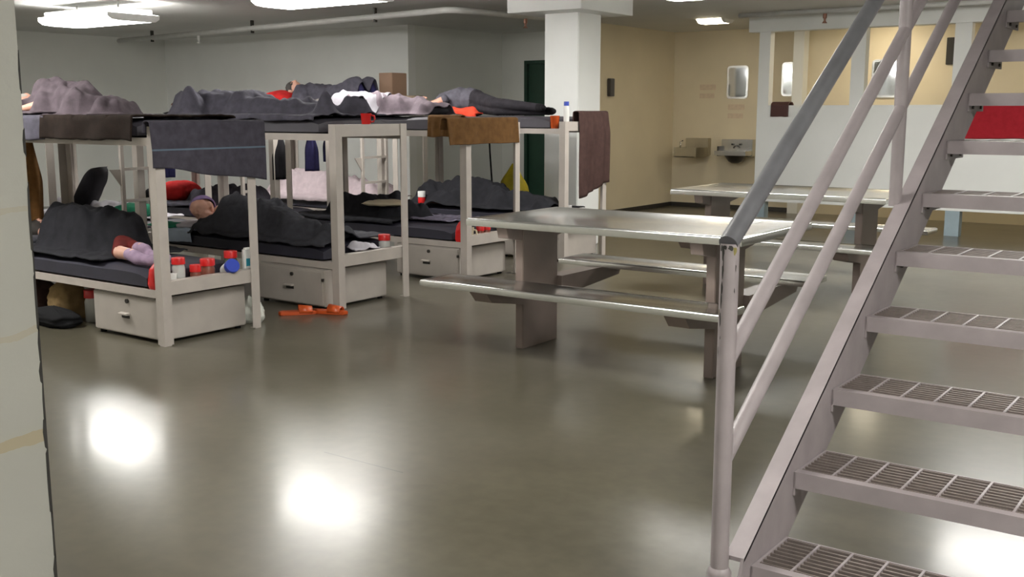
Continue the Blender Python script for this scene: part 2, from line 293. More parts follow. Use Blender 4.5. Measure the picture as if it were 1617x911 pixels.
def tread_parts():
    D = 0.262
    bm = B((0.002, SW-0.002, 0.0, 0.034, -0.006, 0.0), (0.002, SW-0.002, 0.0, 0.006, -0.052, -0.006), (0.002, SW-0.002, D-0.006, D, -0.036, 0.0))
    nose = bm
    g = bmesh.new()
    for k in range(9):
        y = 0.046 + k * (D - 0.006 - 0.050) / 8.0; box(g, 0.004, SW-0.004, y-0.0035, y+0.0035, -0.030, -0.002)
    c = bmesh.new(); nb = 9
    for k in range(nb + 1):
        x = 0.004 + k * (SW - 0.014) / nb; box(c, x, x+0.007, 0.034, D-0.006, -0.0125, 0.0005)
    e = [B((0.001, 0.007, 0.0, D, -0.075, -0.002)), B((SW-0.007, SW-0.001, 0.0, D, -0.075, -0.002))]
    bl = []
    for y in (0.06, 0.2):
        for s, x in ((1, 0.007), (-1, SW-0.007)): q = bmesh.new(); tube(q, [(x, y, -0.058), (x + s*0.008, y, -0.058)], 0.008, 6); bl.append(q)
    return nose, g, c, e, bl
for i in range(NT):
    tr_loc = (0, i * RUN, N0Z + i * RISE)
    if i == 0:
        nose, g, c, e, bl = tread_parts()
        t0 = obj('tread', nose, 'stair_paint', st); gk = [obj('grating', g, 'grating_steel', t0), obj('cross_bars', c, 'stair_paint', t0), *[obj('tread_bracket', q, 'stair_paint', t0) for q in e], *[obj('bolt', q, 'steel_dark', t0) for q in bl]]
        t0.location = tr_loc
    else:
        t = t0.copy(); COL.objects.link(t); t.parent = st; t.location = tr_loc
        for q in gk: w = q.copy(); COL.objects.link(w); w.parent = t
PX = -0.060
def post(y, zb, zt, r=0.0255, cap=None):
    bm = bmesh.new(); tube(bm, [(PX, y, zb), (PX, y, zt)], r, 18); return obj('rail_post', bm, 'stair_paint', st, smooth='auto')
YPST = -0.075
rp = post(YPST, 0.0, 1.055)
bm = bmesh.new(); lathe(bm, [(0.034, 0), (0.034, 0.125), (0.030, 0.135), (0.026, 0.14)], 16, (PX, YPST, 0.0)); obj('post_sleeve', bm, 'stair_paint', rp, smooth='auto')
random.seed(11)
def chips(spec, m):
    bm = bmesh.new()
    for ac, zc, h, w in spec:
        n = 11; c = bm.verts.new((PX + 0.0264*math.cos(ac), YPST + 0.0264*math.sin(ac), zc)); ring = []
        for k in range(n):
            t = 2*math.pi*k/n; q = random.uniform(0.55, 1.15); a = ac + w*q*math.cos(t); ring.append(bm.verts.new((PX + 0.0262*math.cos(a), YPST + 0.0262*math.sin(a), min(1.052, zc + h*q*math.sin(t)))))
        for k in range(n): bm.faces.new((c, ring[k], ring[(k+1) % n]))
    return bm
R_ = math.radians
obj('paint_chip', chips([(R_(252), 1.03, 0.022, 0.20), (R_(255), 0.985, 0.03, 0.13), (R_(250), 0.94, 0.022, 0.17), (R_(248), 0.90, 0.03, 0.11), (R_(244), 0.85, 0.022, 0.10), (R_(240), 1.045, 0.010, 0.30), (R_(265), 1.047, 0.008, 0.35),
    (R_(300), 1.046, 0.009, 0.3), (R_(335), 0.99, 0.014, 0.07), (R_(330), 0.93, 0.008, 0.06), (R_(250), 0.80, 0.006, 0.05), (R_(234), 0.76, 0.02, 0.06)], 'chip_dark'), 'chip_dark', rp)
mk('chip_yellow', (0.20, 0.17, 0.05), 0.7); obj('paint_chip', chips([(R_(325), 1.036, 0.014, 0.25), (R_(230), 0.87, 0.010, 0.08)], ''), 'chip_yellow', rp)
def rail(name, ya, za, yb, slope, r, m):
    bm = bmesh.new(); tube(bm, [(PX, ya, za), (PX, yb, za + slope*(yb-ya))], r, 18); return obj(name, bm, m, st, smooth='auto')
hs = 0.645
rail('handrail', YPST-0.012, 1.055, 4.0, hs, 0.0265, 'rail_grey')
rail('mid_rail', YPST+0.01, 0.735, 4.0, hs+0.018, 0.0225, 'stair_paint')
rail('mid_rail', YPST+0.01, 0.455, 4.0, hs+0.016, 0.0225, 'stair_paint')
for yq in (1.39, 2.9): post(yq, sl(yq, 0.045), 1.055 + hs*(yq-YPST), 0.0235)
# ------------------------------------------------------------------ steel tables
def steel_table(label, loc, far=0.54, ext=0.16):
    """origin: right-front corner of the top is (0,-.48); length runs to -X"""
    t = thing('steel_table', label, 'table', loc, 0, 'steel tables with fixed benches')
    Lx = 1.74
    def rolled(x0, x1, y0, y1, z, th=0.034):
        bm = bmesh.new(); rings = []; r = 0.014                      # marine edge: raised bead, then a rounded drop edge
        prof = [(0.030, 0.0), (0.022, 0.003), (r, 0.004)] + [(r - r*math.sin(a), 0.004 - r + r*math.cos(a)) for a in [math.radians(k) for k in (22, 45, 67, 90)]] + [(0.0, -th), (0.006, -th), (0.006, -0.014)]
        for d, h in prof: rings.append([bm.verts.new(p) for p in ((x0+d, y0+d, z+h), (x1-d, y0+d, z+h), (x1-d, y1-d, z+h), (x0+d, y1-d, z+h))])
        for A, C in zip(rings, rings[1:]):
            for k in range(4): bm.faces.new((A[k], A[(k+1)%4], C[(k+1)%4], C[k]))
        bm.faces.new(rings[0]); bm.faces.new(rings[-1][::-1]); return bm
    obj('table_top', rolled(-Lx, 0, -0.48, 0.48, 0.785, 0.040), 'stainless', t, smooth='auto')
    obj('bench_seat', rolled(-Lx-ext, 0, -0.72, -0.41, 0.435), 'stainless', t, smooth='auto')
    obj('bench_seat', rolled(-Lx-0.02, -0.03, far, far+0.31, 0.435), 'stainless', t, smooth='auto')
    for x in (-1.49, -0.25):
        lg = obj('pedestal', B((x-0.028, x+0.028, -0.29, 0.08, 0.0, 0.745)), 'pedestal_paint', t, bevel=0.004)
        bm = bmesh.new(); prism(bm, [(-0.45, 0.748), (-0.43, 0.68), (-0.29, 0.655), (0.08, 0.655), (0.40, 0.70), (0.40, 0.748)], 'x', x-0.05, x+0.022); obj('top_bracket', bm, 'pedestal_paint', lg)
        bm = bmesh.new(); xa = x - 0.06
        prism(bm, [(-0.70, 0.402), (-0.64, 0.335), (-0.29, 0.275), (-0.29, 0.402)], 'x', xa, xa+0.12); obj('bench_bracket', bm, 'pedestal_paint', lg)
        bm = bmesh.new(); prism(bm, [(0.08, 0.402), (0.08, 0.275), (far+0.24, 0.33), (far+0.29, 0.402)], 'x', xa, xa+0.12); obj('bench_bracket', bm, 'pedestal_paint', lg)
    return t
t1 = steel_table('stainless steel table with fixed benches and brown pedestals beside the stair post', (-2.155, 5.38, 0))
t2 = steel_table('stainless steel table with fixed benches farther off, seen through the stair rails', (-2.33, 8.28, 0), far=0.80)
bm = B((0, 0.22, 0, 0.15, 0, 0.001)); tag(obj('sheet_of_paper', bm, 'plastic_white', loc=(-2.62, 5.60, 0.7855)), 'white sheet of paper lying on the nearer steel table', 'paper')
# ------------------------------------------------------------------ washroom fittings
def sink(x, label, kind):
    t = thing('washbasin', label, 'sink', (x, YB, 0), 0, 'stainless washbasins')
    if kind == 0:
        obj('back_box', B((-0.18, 0.18, -0.12, 0, 0.78, 1.03)), 'stainless_dull', t, bevel=0.006)
        bm = B((-0.17, 0.17, -0.50, -0.12, 0.76, 0.775)); 
        for a in ((-0.18, -0.16, -0.50, -0.12), (0.16, 0.18, -0.50, -0.12), (-0.16, 0.16, -0.50, -0.48)): box(bm, a[0], a[1], a[2], a[3], 0.76, 0.90)
        obj('basin', bm, 'stainless_dull', t, bevel=0.004)
        bm = bmesh.new(); tube(bm, [(-0.10, -0.44, 0.88), (-0.10, -0.44, 0.98), (-0.07, -0.42, 1.0)], 0.012, 10); obj('faucet', bm, 'stainless', t, smooth=True)
    else:
        obj('back_box', B((-0.24, 0.24, -0.14, 0, 0.78, 1.02)), 'stainless', t, bevel=0.006)
        obj('side_panel', B((-0.26, -0.24, -0.24, 0, 0.78, 0.92)), 'steel_dark', t)
        bm = bmesh.new(); lathe(bm, [(0.05, 0.0), (0.10, 0.03), (0.15, 0.10), (0.17, 0.12)], 20, (0.0, -0.18, 0.68)); obj('bowl', bm, 'steel_dark', t, smooth='auto')
        obj('rim', B((-0.24, 0.24, -0.38, -0.14, 0.795, 0.86)), 'stainless', t, bevel=0.006)
        bm = bmesh.new()
        for dx in (-0.06, 0.06): tube(bm, [(dx, -0.14, 0.95), (dx, -0.17, 0.95)], 0.014, 10)
        tube(bm, [(0, -0.14, 0.93), (0, -0.22, 0.92), (0, -0.24, 0.90)], 0.012, 10); obj('faucet', bm, 'steel_dark', t, smooth=True)
sink(-7.14, 'small stainless washbasin with projecting basin near the washroom corner', 0)
sink(-6.49, 'wide stainless washbasin with dark bowl below the wall mirror', 1)
def mirror(x0, x1, z0, z1, label, y=YB):
    t = thing('wall_mirror', label, 'mirror', ((x0+x1)/2, y, (z0+z1)/2), 0, 'steel washroom mirrors'); w, h = (x1-x0)/2, (z1-z0)/2
    def rr(w, h, r):
        return [(cx + r*math.cos(a), cz + r*math.sin(a)) for cx, cz, a0 in ((w-r, h-r, 0), (-w+r, h-r, 90), (-w+r, -h+r, 180), (w-r, -h+r, 270)) for a in [math.radians(a0 + k*22.5) for k in range(5)]]
    bm = bmesh.new(); prism(bm, rr(w, h, 0.05), 'y', -0.02, 0.0); obj('frame', bm, 'stainless', t, bevel=0.0)
    bm = bmesh.new(); prism(bm, rr(w-0.03, h-0.03, 0.035), 'y', -0.026, -0.019); obj('mirror_plate', bm, 'mirror_steel', t)
mirror(-6.73, -6.40, 1.60, 2.07, 'rounded steel mirror on the washroom wall above the wide washbasin')
mirror(-5.90, -5.72, 1.63, 2.10, 'narrow steel mirror beside the white wing wall in the washroom')
mirror(-4.64, -4.22, 1.60, 2.10, 'square steel mirror seen through the washroom opening behind the handrail')
nt_ = thing('faded_notice', 'faded pinkish notice stuck on the washroom wall left of the mirror', 'notice', (-7.04, YB, 1.71), 0, 'faded notices')
obj('paper', B((-0.13, 0.13, -0.003, 0, 0.02, 0.10), (-0.13, 0.11, -0.003, 0, -0.10, -0.03)), 'stain_pink', nt_)
n2 = dup(nt_, (-6.58, YB, 1.42), None, 'faded pinkish notice stuck on the washroom wall below the mirror')
tag(obj('switch_box', B((0, 0.05, -0.06, 0.06, -0.12, 0.12)), 'steel_dark', bevel=0.006, loc=(XT, 12.72, 1.74)), 'dark wall box on the washroom wall beside the white column', 'switch box')
tag(obj('notice_board', B((-0.10, 0.10, -0.03, 0, -0.17, 0.17)), 'chip_dark', bevel=0.004, loc=(-3.60, YB, 2.18)), 'dark notice panel on the back wall inside the washroom', 'sign')

# ------------------------------------------------------------------ bunks
PITCH, BW, BL, Y0 = 1.49, 0.75, 2.15, 3.86
XF = -5.40; XBK = -7.80
ZU, ZLO, MT = 1.25, 0.335, 0.115
bunk_group = 'steel bunk beds'
def L_post(x, y, sx, sy, z1, w=0.066, th=0.006):
    # corner of the angle at (x,y), flanges pointing sx (along X) and sy (along Y)
    bm = bmesh.new(); xa, xb = sorted((x, x + sx*w)); ya, yb = sorted((y, y + sy*w))
    xt = sorted((x, x + sx*th)); yt = sorted((y, y + sy*th))
    box(bm, xa, xb, yt[0], yt[1], 0.006, z1); box(bm, xt[0], xt[1], min(ya+th, yb) if sy > 0 else ya, yb if sy > 0 else yb-th, 0.006, z1)
    box(bm, min(x, x+sx*0.05), max(x, x+sx*0.05), min(y, y+sy*0.05), max(y, y+sy*0.05), 0.0, 0.006)
    return bm
def make_bunk(label, loc):
    """local: foot end at x=0, head end at x=-BL; y 0..BW"""
    t = thing('bunk_bed', label, 'bunk bed', loc, 0, bunk_group)
    for x, sx in ((0, -1), (-BL, 1)):
        for y, sy in ((0, 1), (BW, -1)): obj('post', L_post(x, y, sx, sy, 1.32), 'bunk_paint', t)
    for z0, z1, nm in ((1.232, 1.318, 'end_rail'), (0.308, 0.392, 'end_rail')):
        for x, s in ((-0.007, -1), (-BL+0.007, 1)):
            bm = bmesh.new(); xa, xb = sorted((x, x + s*0.006)); box(bm, xa, xb, 0.008, BW-0.008, z0, z1)
            xa, xb = sorted((x + s*0.006, x + s*0.065)); box(bm, xa, xb, 0.008, BW-0.008, z1-0.006, z1); obj(nm, bm, 'bunk_paint', t)
    for zt in (ZU, ZLO):
        for y0, y1 in ((0.008, 0.014), (BW-0.014, BW-0.008)): obj('side_rail', B((-BL+0.015, -0.015, y0, y1, zt-0.045, zt+0.004)), 'bunk_paint', t)
        obj('deck_panel', B((-BL+0.016, -0.016, 0.015, BW-0.015, zt-0.012, zt-0.001)), 'bunk_paint', t)
    return t
FR = [Y0 + PITCH*i for i in range(4)]
front_l = ['nearest cream steel bunk bed, striped grey blanket on its end rail', 'cream steel bunk bed with a red cup on its end rail',
           'cream steel bunk bed with a brown towel on its end rail', 'cream steel bunk bed beside the white column, maroon blanket on its end']
back_l = ['cream steel bunk bed at the far side behind the nearest bunk', 'cream steel bunk bed at the far side with white sheets and a black blanket',
          'cream steel bunk bed at the far side with red cloth on the lower bed', 'cream steel bunk bed by the white wall with a pink blanket below']
bk0 = make_bunk(front_l[0], (XF, FR[0], 0))
for i in range(1, 4): dup(bk0, (XF - 0.015*i, FR[i], 0), None, front_l[i])
bks = [dup(bk0, (XBK, FR[i] + 0.05, 0), None, back_l[i]) for i in range(4)]
def ladder(bunk, y0, y1):
    bm = bmesh.new()
    lad = obj('ladder', B((0.012, 0.040, y0, y0+0.03, 0, 1.30), (0.012, 0.040, y1-0.03, y1, 0, 1.30)), 'bunk_paint', bunk)
    for z in (0.42, 0.68, 0.94): obj('rung', B((0.014, 0.038, y0+0.03, y1-0.03, z-0.012, z+0.012)), 'bunk_paint', lad)
    bm = bmesh.new(); prism(bm, [(y0, 0.94), (y0-0.10, 0.94), (y0, 0.80)], 'x', 0.02, 0.03); obj('ladder_gusset', bm, 'bunk_paint', lad)
ladder(bks[3], -0.33, 0.06); ladder(bks[1], -0.18, 0.12); ladder(bks[2], -0.42, -0.28)
# mattresses
def mattress_bm(L=1.95, w=0.70, h=MT, seed=0):
    bm = bmesh.new(); nx, ny = 26, 10; rnd = random.Random(seed); ph = rnd.uniform(0, 9)
    def top(i, j):
        u, v = i/nx, j/ny; e = min(u, 1-u)*nx; f = min(v, 1-v)*ny
        z = h - (0.022 if e < 0.5 else 0.004 if e < 1.5 else 0) - (0.026 if f < 0.5 else 0.006 if f < 1.5 else 0)
        z += 0.008*noise.noise(Vector((u*5+ph, v*2.5, seed)))
        return (-L/2 + L*u, w*(v-0.5) + 0.006*noise.noise(Vector((u*4, v*3+ph, 3)))*(1 if f < 0.5 else 0), z)
    T_ = [[bm.verts.new(top(i, j)) for j in range(ny+1)] for i in range(nx+1)]
    Bt = [[bm.verts.new((-L/2+L*i/nx, w*(j/ny-0.5), 0.014 if (i in (0, nx) or j in (0, ny)) else 0.0)) for j in range(ny+1)] for i in range(nx+1)]
    for i in range(nx):
        for j in range(ny):
            bm.faces.new((T_[i][j], T_[i+1][j], T_[i+1][j+1], T_[i][j+1])); bm.faces.new((Bt[i][j], Bt[i][j+1], Bt[i+1][j+1], Bt[i+1][j]))
    for i in range(nx): bm.faces.new((T_[i][0], Bt[i][0], Bt[i+1][0], T_[i+1][0])); bm.faces.new((T_[i][ny], T_[i+1][ny], Bt[i+1][ny], Bt[i][ny]))
    for j in range(ny): bm.faces.new((T_[0][j], T_[0][j+1], Bt[0][j+1], Bt[0][j])); bm.faces.new((T_[nx][j], Bt[nx][j], Bt[nx][j+1], T_[nx][j+1]))
    return bm
MX = -BL/2 - 0.080                               # mattress centre, bunk local
where = ['the nearest bunk', 'the bunk with the red cup', 'the bunk with the brown towel', 'the bunk beside the white column']
whereb = ['the far bunk behind the nearest one', 'the far bunk with white sheets', 'the far bunk with red cloth', 'the far bunk by the white wall']
k = 0
for row, xx, wh, dy in ((0, XF, where, 0), (1, XBK, whereb, 0.05)):
    for i in range(4):
        for zt, lev in ((ZU, 'upper'), (ZLO, 'lower')):
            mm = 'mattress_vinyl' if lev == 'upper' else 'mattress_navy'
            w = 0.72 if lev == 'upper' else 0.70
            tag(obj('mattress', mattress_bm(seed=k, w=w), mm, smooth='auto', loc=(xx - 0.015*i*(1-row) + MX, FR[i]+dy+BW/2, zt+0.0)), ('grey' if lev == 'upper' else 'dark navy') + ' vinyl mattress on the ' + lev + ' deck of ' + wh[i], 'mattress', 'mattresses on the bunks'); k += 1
# lockers under the bunks
def locker(label, loc, L=0.70, D=0.66, h=0.285):
    t = thing('locker_box', label, 'locker', loc, 0, 'steel locker boxes under the bunks')
    obj('body', B((-L, 0, 0.012, D, 0.02, h)), 'locker_paint', t, bevel=0.006)
    f = obj('drawer_front', B((-L+0.012, -0.012, 0.0, 0.012, 0.03, h-0.012)), 'locker_paint', t, bevel=0.003)
    bm = bmesh.new(); prism(bm, [(-0.002, 0.165), (-0.030, 0.160), (-0.030, 0.152), (-0.002, 0.150)], 'x', -L/2-0.045, -L/2+0.045); obj('pull_handle', bm, 'locker_paint', f)
    obj('handle_slot', B((-L/2-0.04, -L/2+0.04, -0.003, 0.0, 0.128, 0.148)), 'chip_dark', f)
    bm = bmesh.new(); tube(bm, [(-L*0.46, -0.001, h-0.045), (-L*0.46, -0.012, h-0.045)], 0.014, 12); obj('lock', bm, 'steel_dark', f, smooth='auto')
    obj('hasp', B((-0.012, 0.004, -0.012, 0.004, h-0.075, h-0.055)), 'steel_dark', t)
    for x in (-L+0.04, -0.04):
        for y in (0.04, D-0.04):
            bm = bmesh.new(); lathe(bm, [(0.02, 0), (0.02, 0.02)], 10, (x, y, 0)); obj('foot', bm, 'rubber_black', t)
    return t
l0 = locker('cream steel locker box under the nearest bunk', (-5.47, 3.885, 0))
dup(l0, (-5.50, 5.28, 0), None, 'cream steel locker box under the bunk with the red cup, its front slightly ajar')
dup(l0, (-5.52, 6.84, 0), None, 'cream steel locker box under the bunk with the brown towel')
dup(l0, (-5.52, 8.37, 0), None, 'cream steel locker box under the bunk beside the white column')

# ------------------------------------------------------------------ people
def V(*a): return Vector(a)
_b = bmesh.new(); bmesh.ops.create_icosphere(_b, subdivisions=2, radius=1.0); _b.verts.ensure_lookup_table()
ICO_V = np.array([q.co[:] for q in _b.verts]); ICO_F = np.array([[q.index for q in f.verts] for f in _b.faces]); _b.free()
class Body:
    def __init__(s): s.c = []
    def cap(s, a, b, r0, r1, m): s.c.append((Vector(a), Vector(b), r0, r1, m))
    def ball(s, p, r, m): s.cap(p, p, r, r, m)
    def head(s, c, f, up, m, hm=None):
        c, f, up = Vector(c), Vector(f).normalized(), Vector(up).normalized(); up = (up - f*up.dot(f)).normalized(); side = f.cross(up)
        s.cap(c + up*0.027 - f*0.026, c + up*0.034 + f*0.018, 0.088, 0.084, hm or m)
        s.cap(c + up*0.0 + f*0.02, c - up*0.05 + f*0.03, 0.072, 0.058, m)
        s.cap(c - up*0.085 + f*0.055, c - up*0.07 + f*0.02, 0.028, 0.05, m)
        s.cap(c + up*0.02 + f*0.092, c - up*0.022 + f*0.112, 0.011, 0.017, m)
        for e in (-1, 1):
            s.ball(c + side*e*0.034 + up*0.012 + f*0.082, 0.014, m)
            s.cap(c + side*e*0.012 + up*0.030 + f*0.088, c + side*e*0.05 + up*0.028 + f*0.072, 0.010, 0.009, m)
            s.cap(c + side*e*0.083 + up*0.018 - f*0.005, c + side*e*0.081 - up*0.022, 0.016, 0.012, m)
        s.cap(c - up*0.050 + f*0.093 - side*0.018, c - up*0.050 + f*0.093 + side*0.018, 0.010, 0.010, m)
        s.cap(c - up*0.09 - f*0.01, c - up*0.17 - f*0.02, 0.055, 0.06, m)
    def hand(s, w, d, n, m, curl=0.5, flip=1):
        """wrist w, finger direction d, palm normal n"""
        w, d, n = Vector(w), Vector(d).normalized(), Vector(n).normalized(); n = (n - d*n.dot(d)).normalized(); sd = d.cross(n)*flip
        for k in range(4): s.cap(w + sd*(k-1.5)*0.012, w + d*0.085 + sd*(k-1.5)*0.021, 0.018, 0.0125, m)
        for k, L in enumerate((0.070, 0.080, 0.074, 0.058)):
            p = w + d*0.088 + sd*(k-1.5)*0.0215; dd = d
            for j in range(3):
                dd = (dd + n*curl*0.55).normalized(); q = p + dd*L*(0.45, 0.32, 0.25)[j]; s.cap(p, q, 0.0095-0.0008*j, 0.009-0.0008*j, m); p = q
        p = w + d*0.025 - sd*0.03; q = p + (d*0.55 - sd*0.65 + n*0.35).normalized()*0.045; s.cap(p, q, 0.0135, 0.0115, m); s.cap(q, q + (d*0.9 - sd*0.2 + n*0.4).normalized()*0.035, 0.011, 0.0095, m)
    def foot(s, a, d, up, m):
        a, d, up = Vector(a), Vector(d).normalized(), Vector(up).normalized()
        s.cap(a - d*0.045 - up*0.03, a + d*0.05 - up*0.03, 0.036, 0.036, m); s.cap(a + d*0.05 - up*0.03, a + d*0.17 - up*0.045, 0.038, 0.027, m)
        s.cap(a, a + d*0.10 - up*0.03, 0.042, 0.035, m)
    def build(s, name, mats, voxel=0.014, parent=None, loc=(0,0,0)):
        vs, fs, off = [], [], 0
        for a, b, r0, r1, m in s.c:
            L = (b-a).length; n = max(1, int(L / (0.5*min(r0, r1))) + 1) if L > 1e-5 else 1
            for k in range(n):
                t = k/(n-1) if n > 1 else 0
                vs.append(ICO_V*(r0+(r1-r0)*t) + np.array(a.lerp(b, t))); fs.append(ICO_F + off); off += len(ICO_V)
        me = bpy.data.meshes.new('tmp'); vs = np.concatenate(vs); fs = np.concatenate(fs)
        me.vertices.add(len(vs)); me.vertices.foreach_set('co', vs.ravel()); me.loops.add(len(fs)*3); me.loops.foreach_set('vertex_index', fs.ravel().astype(np.int32))
        me.polygons.add(len(fs)); me.polygons.foreach_set('loop_start', np.arange(0, len(fs)*3, 3, dtype=np.int32)); me.update(calc_edges=True)
        o = bpy.data.objects.new('tmp', me); COL.objects.link(o)
        md = o.modifiers.new('r', 'REMESH'); md.mode = 'VOXEL'; md.voxel_size = voxel
        ms = o.modifiers.new('s', 'SMOOTH'); ms.iterations = 4; ms.factor = 0.5
        dg = bpy.context.evaluated_depsgraph_get(); me2 = bpy.data.meshes.new_from_object(o.evaluated_get(dg)); bpy.data.objects.remove(o); bpy.data.meshes.remove(me)
        me2.name = name; me2.materials.clear()
        for q in mats: me2.materials.append(M[q])
        n = len(me2.polygons); ce = np.empty(n*3); me2.polygons.foreach_get('center', ce); ce = ce.reshape(-1, 3); best = np.full(n, 1e9); idx = np.zeros(n, dtype=np.int32)
        for a, b, r0, r1, m in s.c:
            A = np.array(a); d = np.array(b) - A; dd = d @ d; t = np.clip(((ce - A) @ d) / dd, 0, 1) if dd > 1e-9 else np.zeros(n)
            q = np.linalg.norm(ce - (A + t[:, None]*d), axis=1) - (r0 + (r1-r0)*t); k = q < best; best[k] = q[k]; idx[k] = mats.index(m)
        me2.polygons.foreach_set('material_index', idx); me2.shade_smooth()
        ob = bpy.data.objects.new(name, me2); COL.objects.link(ob); ob.location = loc
        if parent: ob.parent = parent
        return ob
# bed-local coords: u from head (0) to foot (1.95) along +X, v from near side to far, w above mattress top
def bed_origin(row, i, lev): return Vector(((XF - 0.015*i if row == 0 else XBK) - BL, FR[i] + (0.05 if row else 0), (ZU if lev else ZLO) + MT))
def sleeper(b, P, face=-1, v=0.40, sm='shirt_grey', tm='trouser_grey', skin='skin_light', fm='cloth_black', hair=None, kv=0.22, fv=0.05, fm2=None, look=None, upv=None, hv=0.0, toe=None, arms=True, up_arm=None):
    """lying figure; P gives (u, height of the body's top) at head, shoulder, hip, knee, foot. face -1/1 lies on the side, 0 on the back"""
    (hu, hh), (su, sh), (iu, ih), (ku, kh), (fu, fh) = P; F = face or -1
    hz = max(0.085, hh - 0.09)
    b.head((hu, v + 0.02*face + hv, hz), look or ((0.12, face, 0.12) if face else (0.1, -0.25, 1)), upv or (-1, 0.08*F, 0.05), skin, hair)
    z1, z2 = max(0.075, sh-0.125), max(0.07, ih-0.115)
    b.cap((hu+0.11, v, hz), (su-0.05, v, z1+0.01), 0.052, 0.066, skin)
    if face:
        b.cap((su, v, 0.075), (su, v, max(0.09, sh-0.07)), 0.080, 0.070, sm); b.cap((su+0.03, v, z1), (iu-0.16, v, z2+0.005), 0.122, 0.110, sm); b.cap((iu-0.16, v, z2+0.005), (iu, v, z2), 0.112, 0.115, tm)
        hips = ((iu, v, 0.08), (iu, v, max(0.10, ih-0.10))); kn = ((ku+0.04, v+face*kv*0.85, 0.065), (ku, v+face*kv, max(0.075, kh-0.062))); an = ((fu, v+face*fv, 0.05), (fu-0.05, v+face*(fv+0.07), max(0.06, fh-0.045)))
    else:
        b.cap((su, v-0.15, sh-0.085), (su, v+0.15, sh-0.085), 0.075, 0.075, sm)
        for dv in (-0.07, 0.07): b.cap((su+0.02, v+dv, sh-0.10), (iu-0.12, v+dv*0.8, ih-0.10), 0.100, 0.095, sm)
        b.cap((iu, v-0.07, ih-0.10), (iu, v+0.07, ih-0.10), 0.10, 0.10, tm)
        hips = ((iu, v-0.085, ih-0.10), (iu, v+0.085, ih-0.10)); kn = ((ku, v-0.10, kh-0.062), (ku, v+0.10, kh-0.062)); an = ((fu, v-0.09, 0.05), (fu, v+0.09, 0.05))
    for k in range(2):
        h, q, a = Vector(hips[k]), Vector(kn[k]), Vector(an[k]); b.cap(h, q, 0.085, 0.060, tm); m_ = q.lerp(a, 0.3)
        b.cap(q, m_, 0.059, 0.056, tm); b.cap(m_, a, 0.055, 0.038, tm)
        td = toe or ((0.45, face, 0.0) if face else (0.45, (k-0.5)*0.9, max(0.2, (fh-0.08)/0.12))); ax = (a-q).normalized()
        b.foot(a, td, -ax if face or fh > 0.12 else Vector((0, 0, 1)), fm)
    if arms:
        if face:
            e1 = (su+0.20, v+face*0.17, max(0.09, sh-0.14)); w1 = (su+0.05, v+face*0.26, 0.055)
            b.cap((su, v, max(0.09, sh-0.075)), e1, 0.052, 0.042, sm); b.cap(e1, w1, 0.038, 0.027, skin); b.hand(w1, (-0.9, face*0.3, -0.05), (0, 0, -1), skin, 0.25, -face)
            e2 = (su+0.02, v+face*0.24, 0.05); w2 = (hu+0.08, v+face*0.21, 0.04)
            b.cap((su, v, 0.08), e2, 0.052, 0.042, sm); b.cap(e2, w2, 0.038, 0.027, skin); b.hand(w2, (-1, -face*0.25, 0), (0, 0, -1), skin, 0.2, face)
        else:
            for s in (-1, 1):
                el = (su+0.24, v+s*0.26, 0.07); wr_ = (su+0.45, v+s*0.20, 0.13)
                if up_arm and s < 0: el, wr_ = up_arm
                b.cap((su, v+s*0.17, sh-0.09), el, 0.052, 0.042, sm); b.cap(el, wr_, 0.040, 0.028, sm if up_arm and s < 0 else skin); b.hand(wr_, Vector(wr_)-Vector(el), (0, 0, -1), skin, 0.3, s)
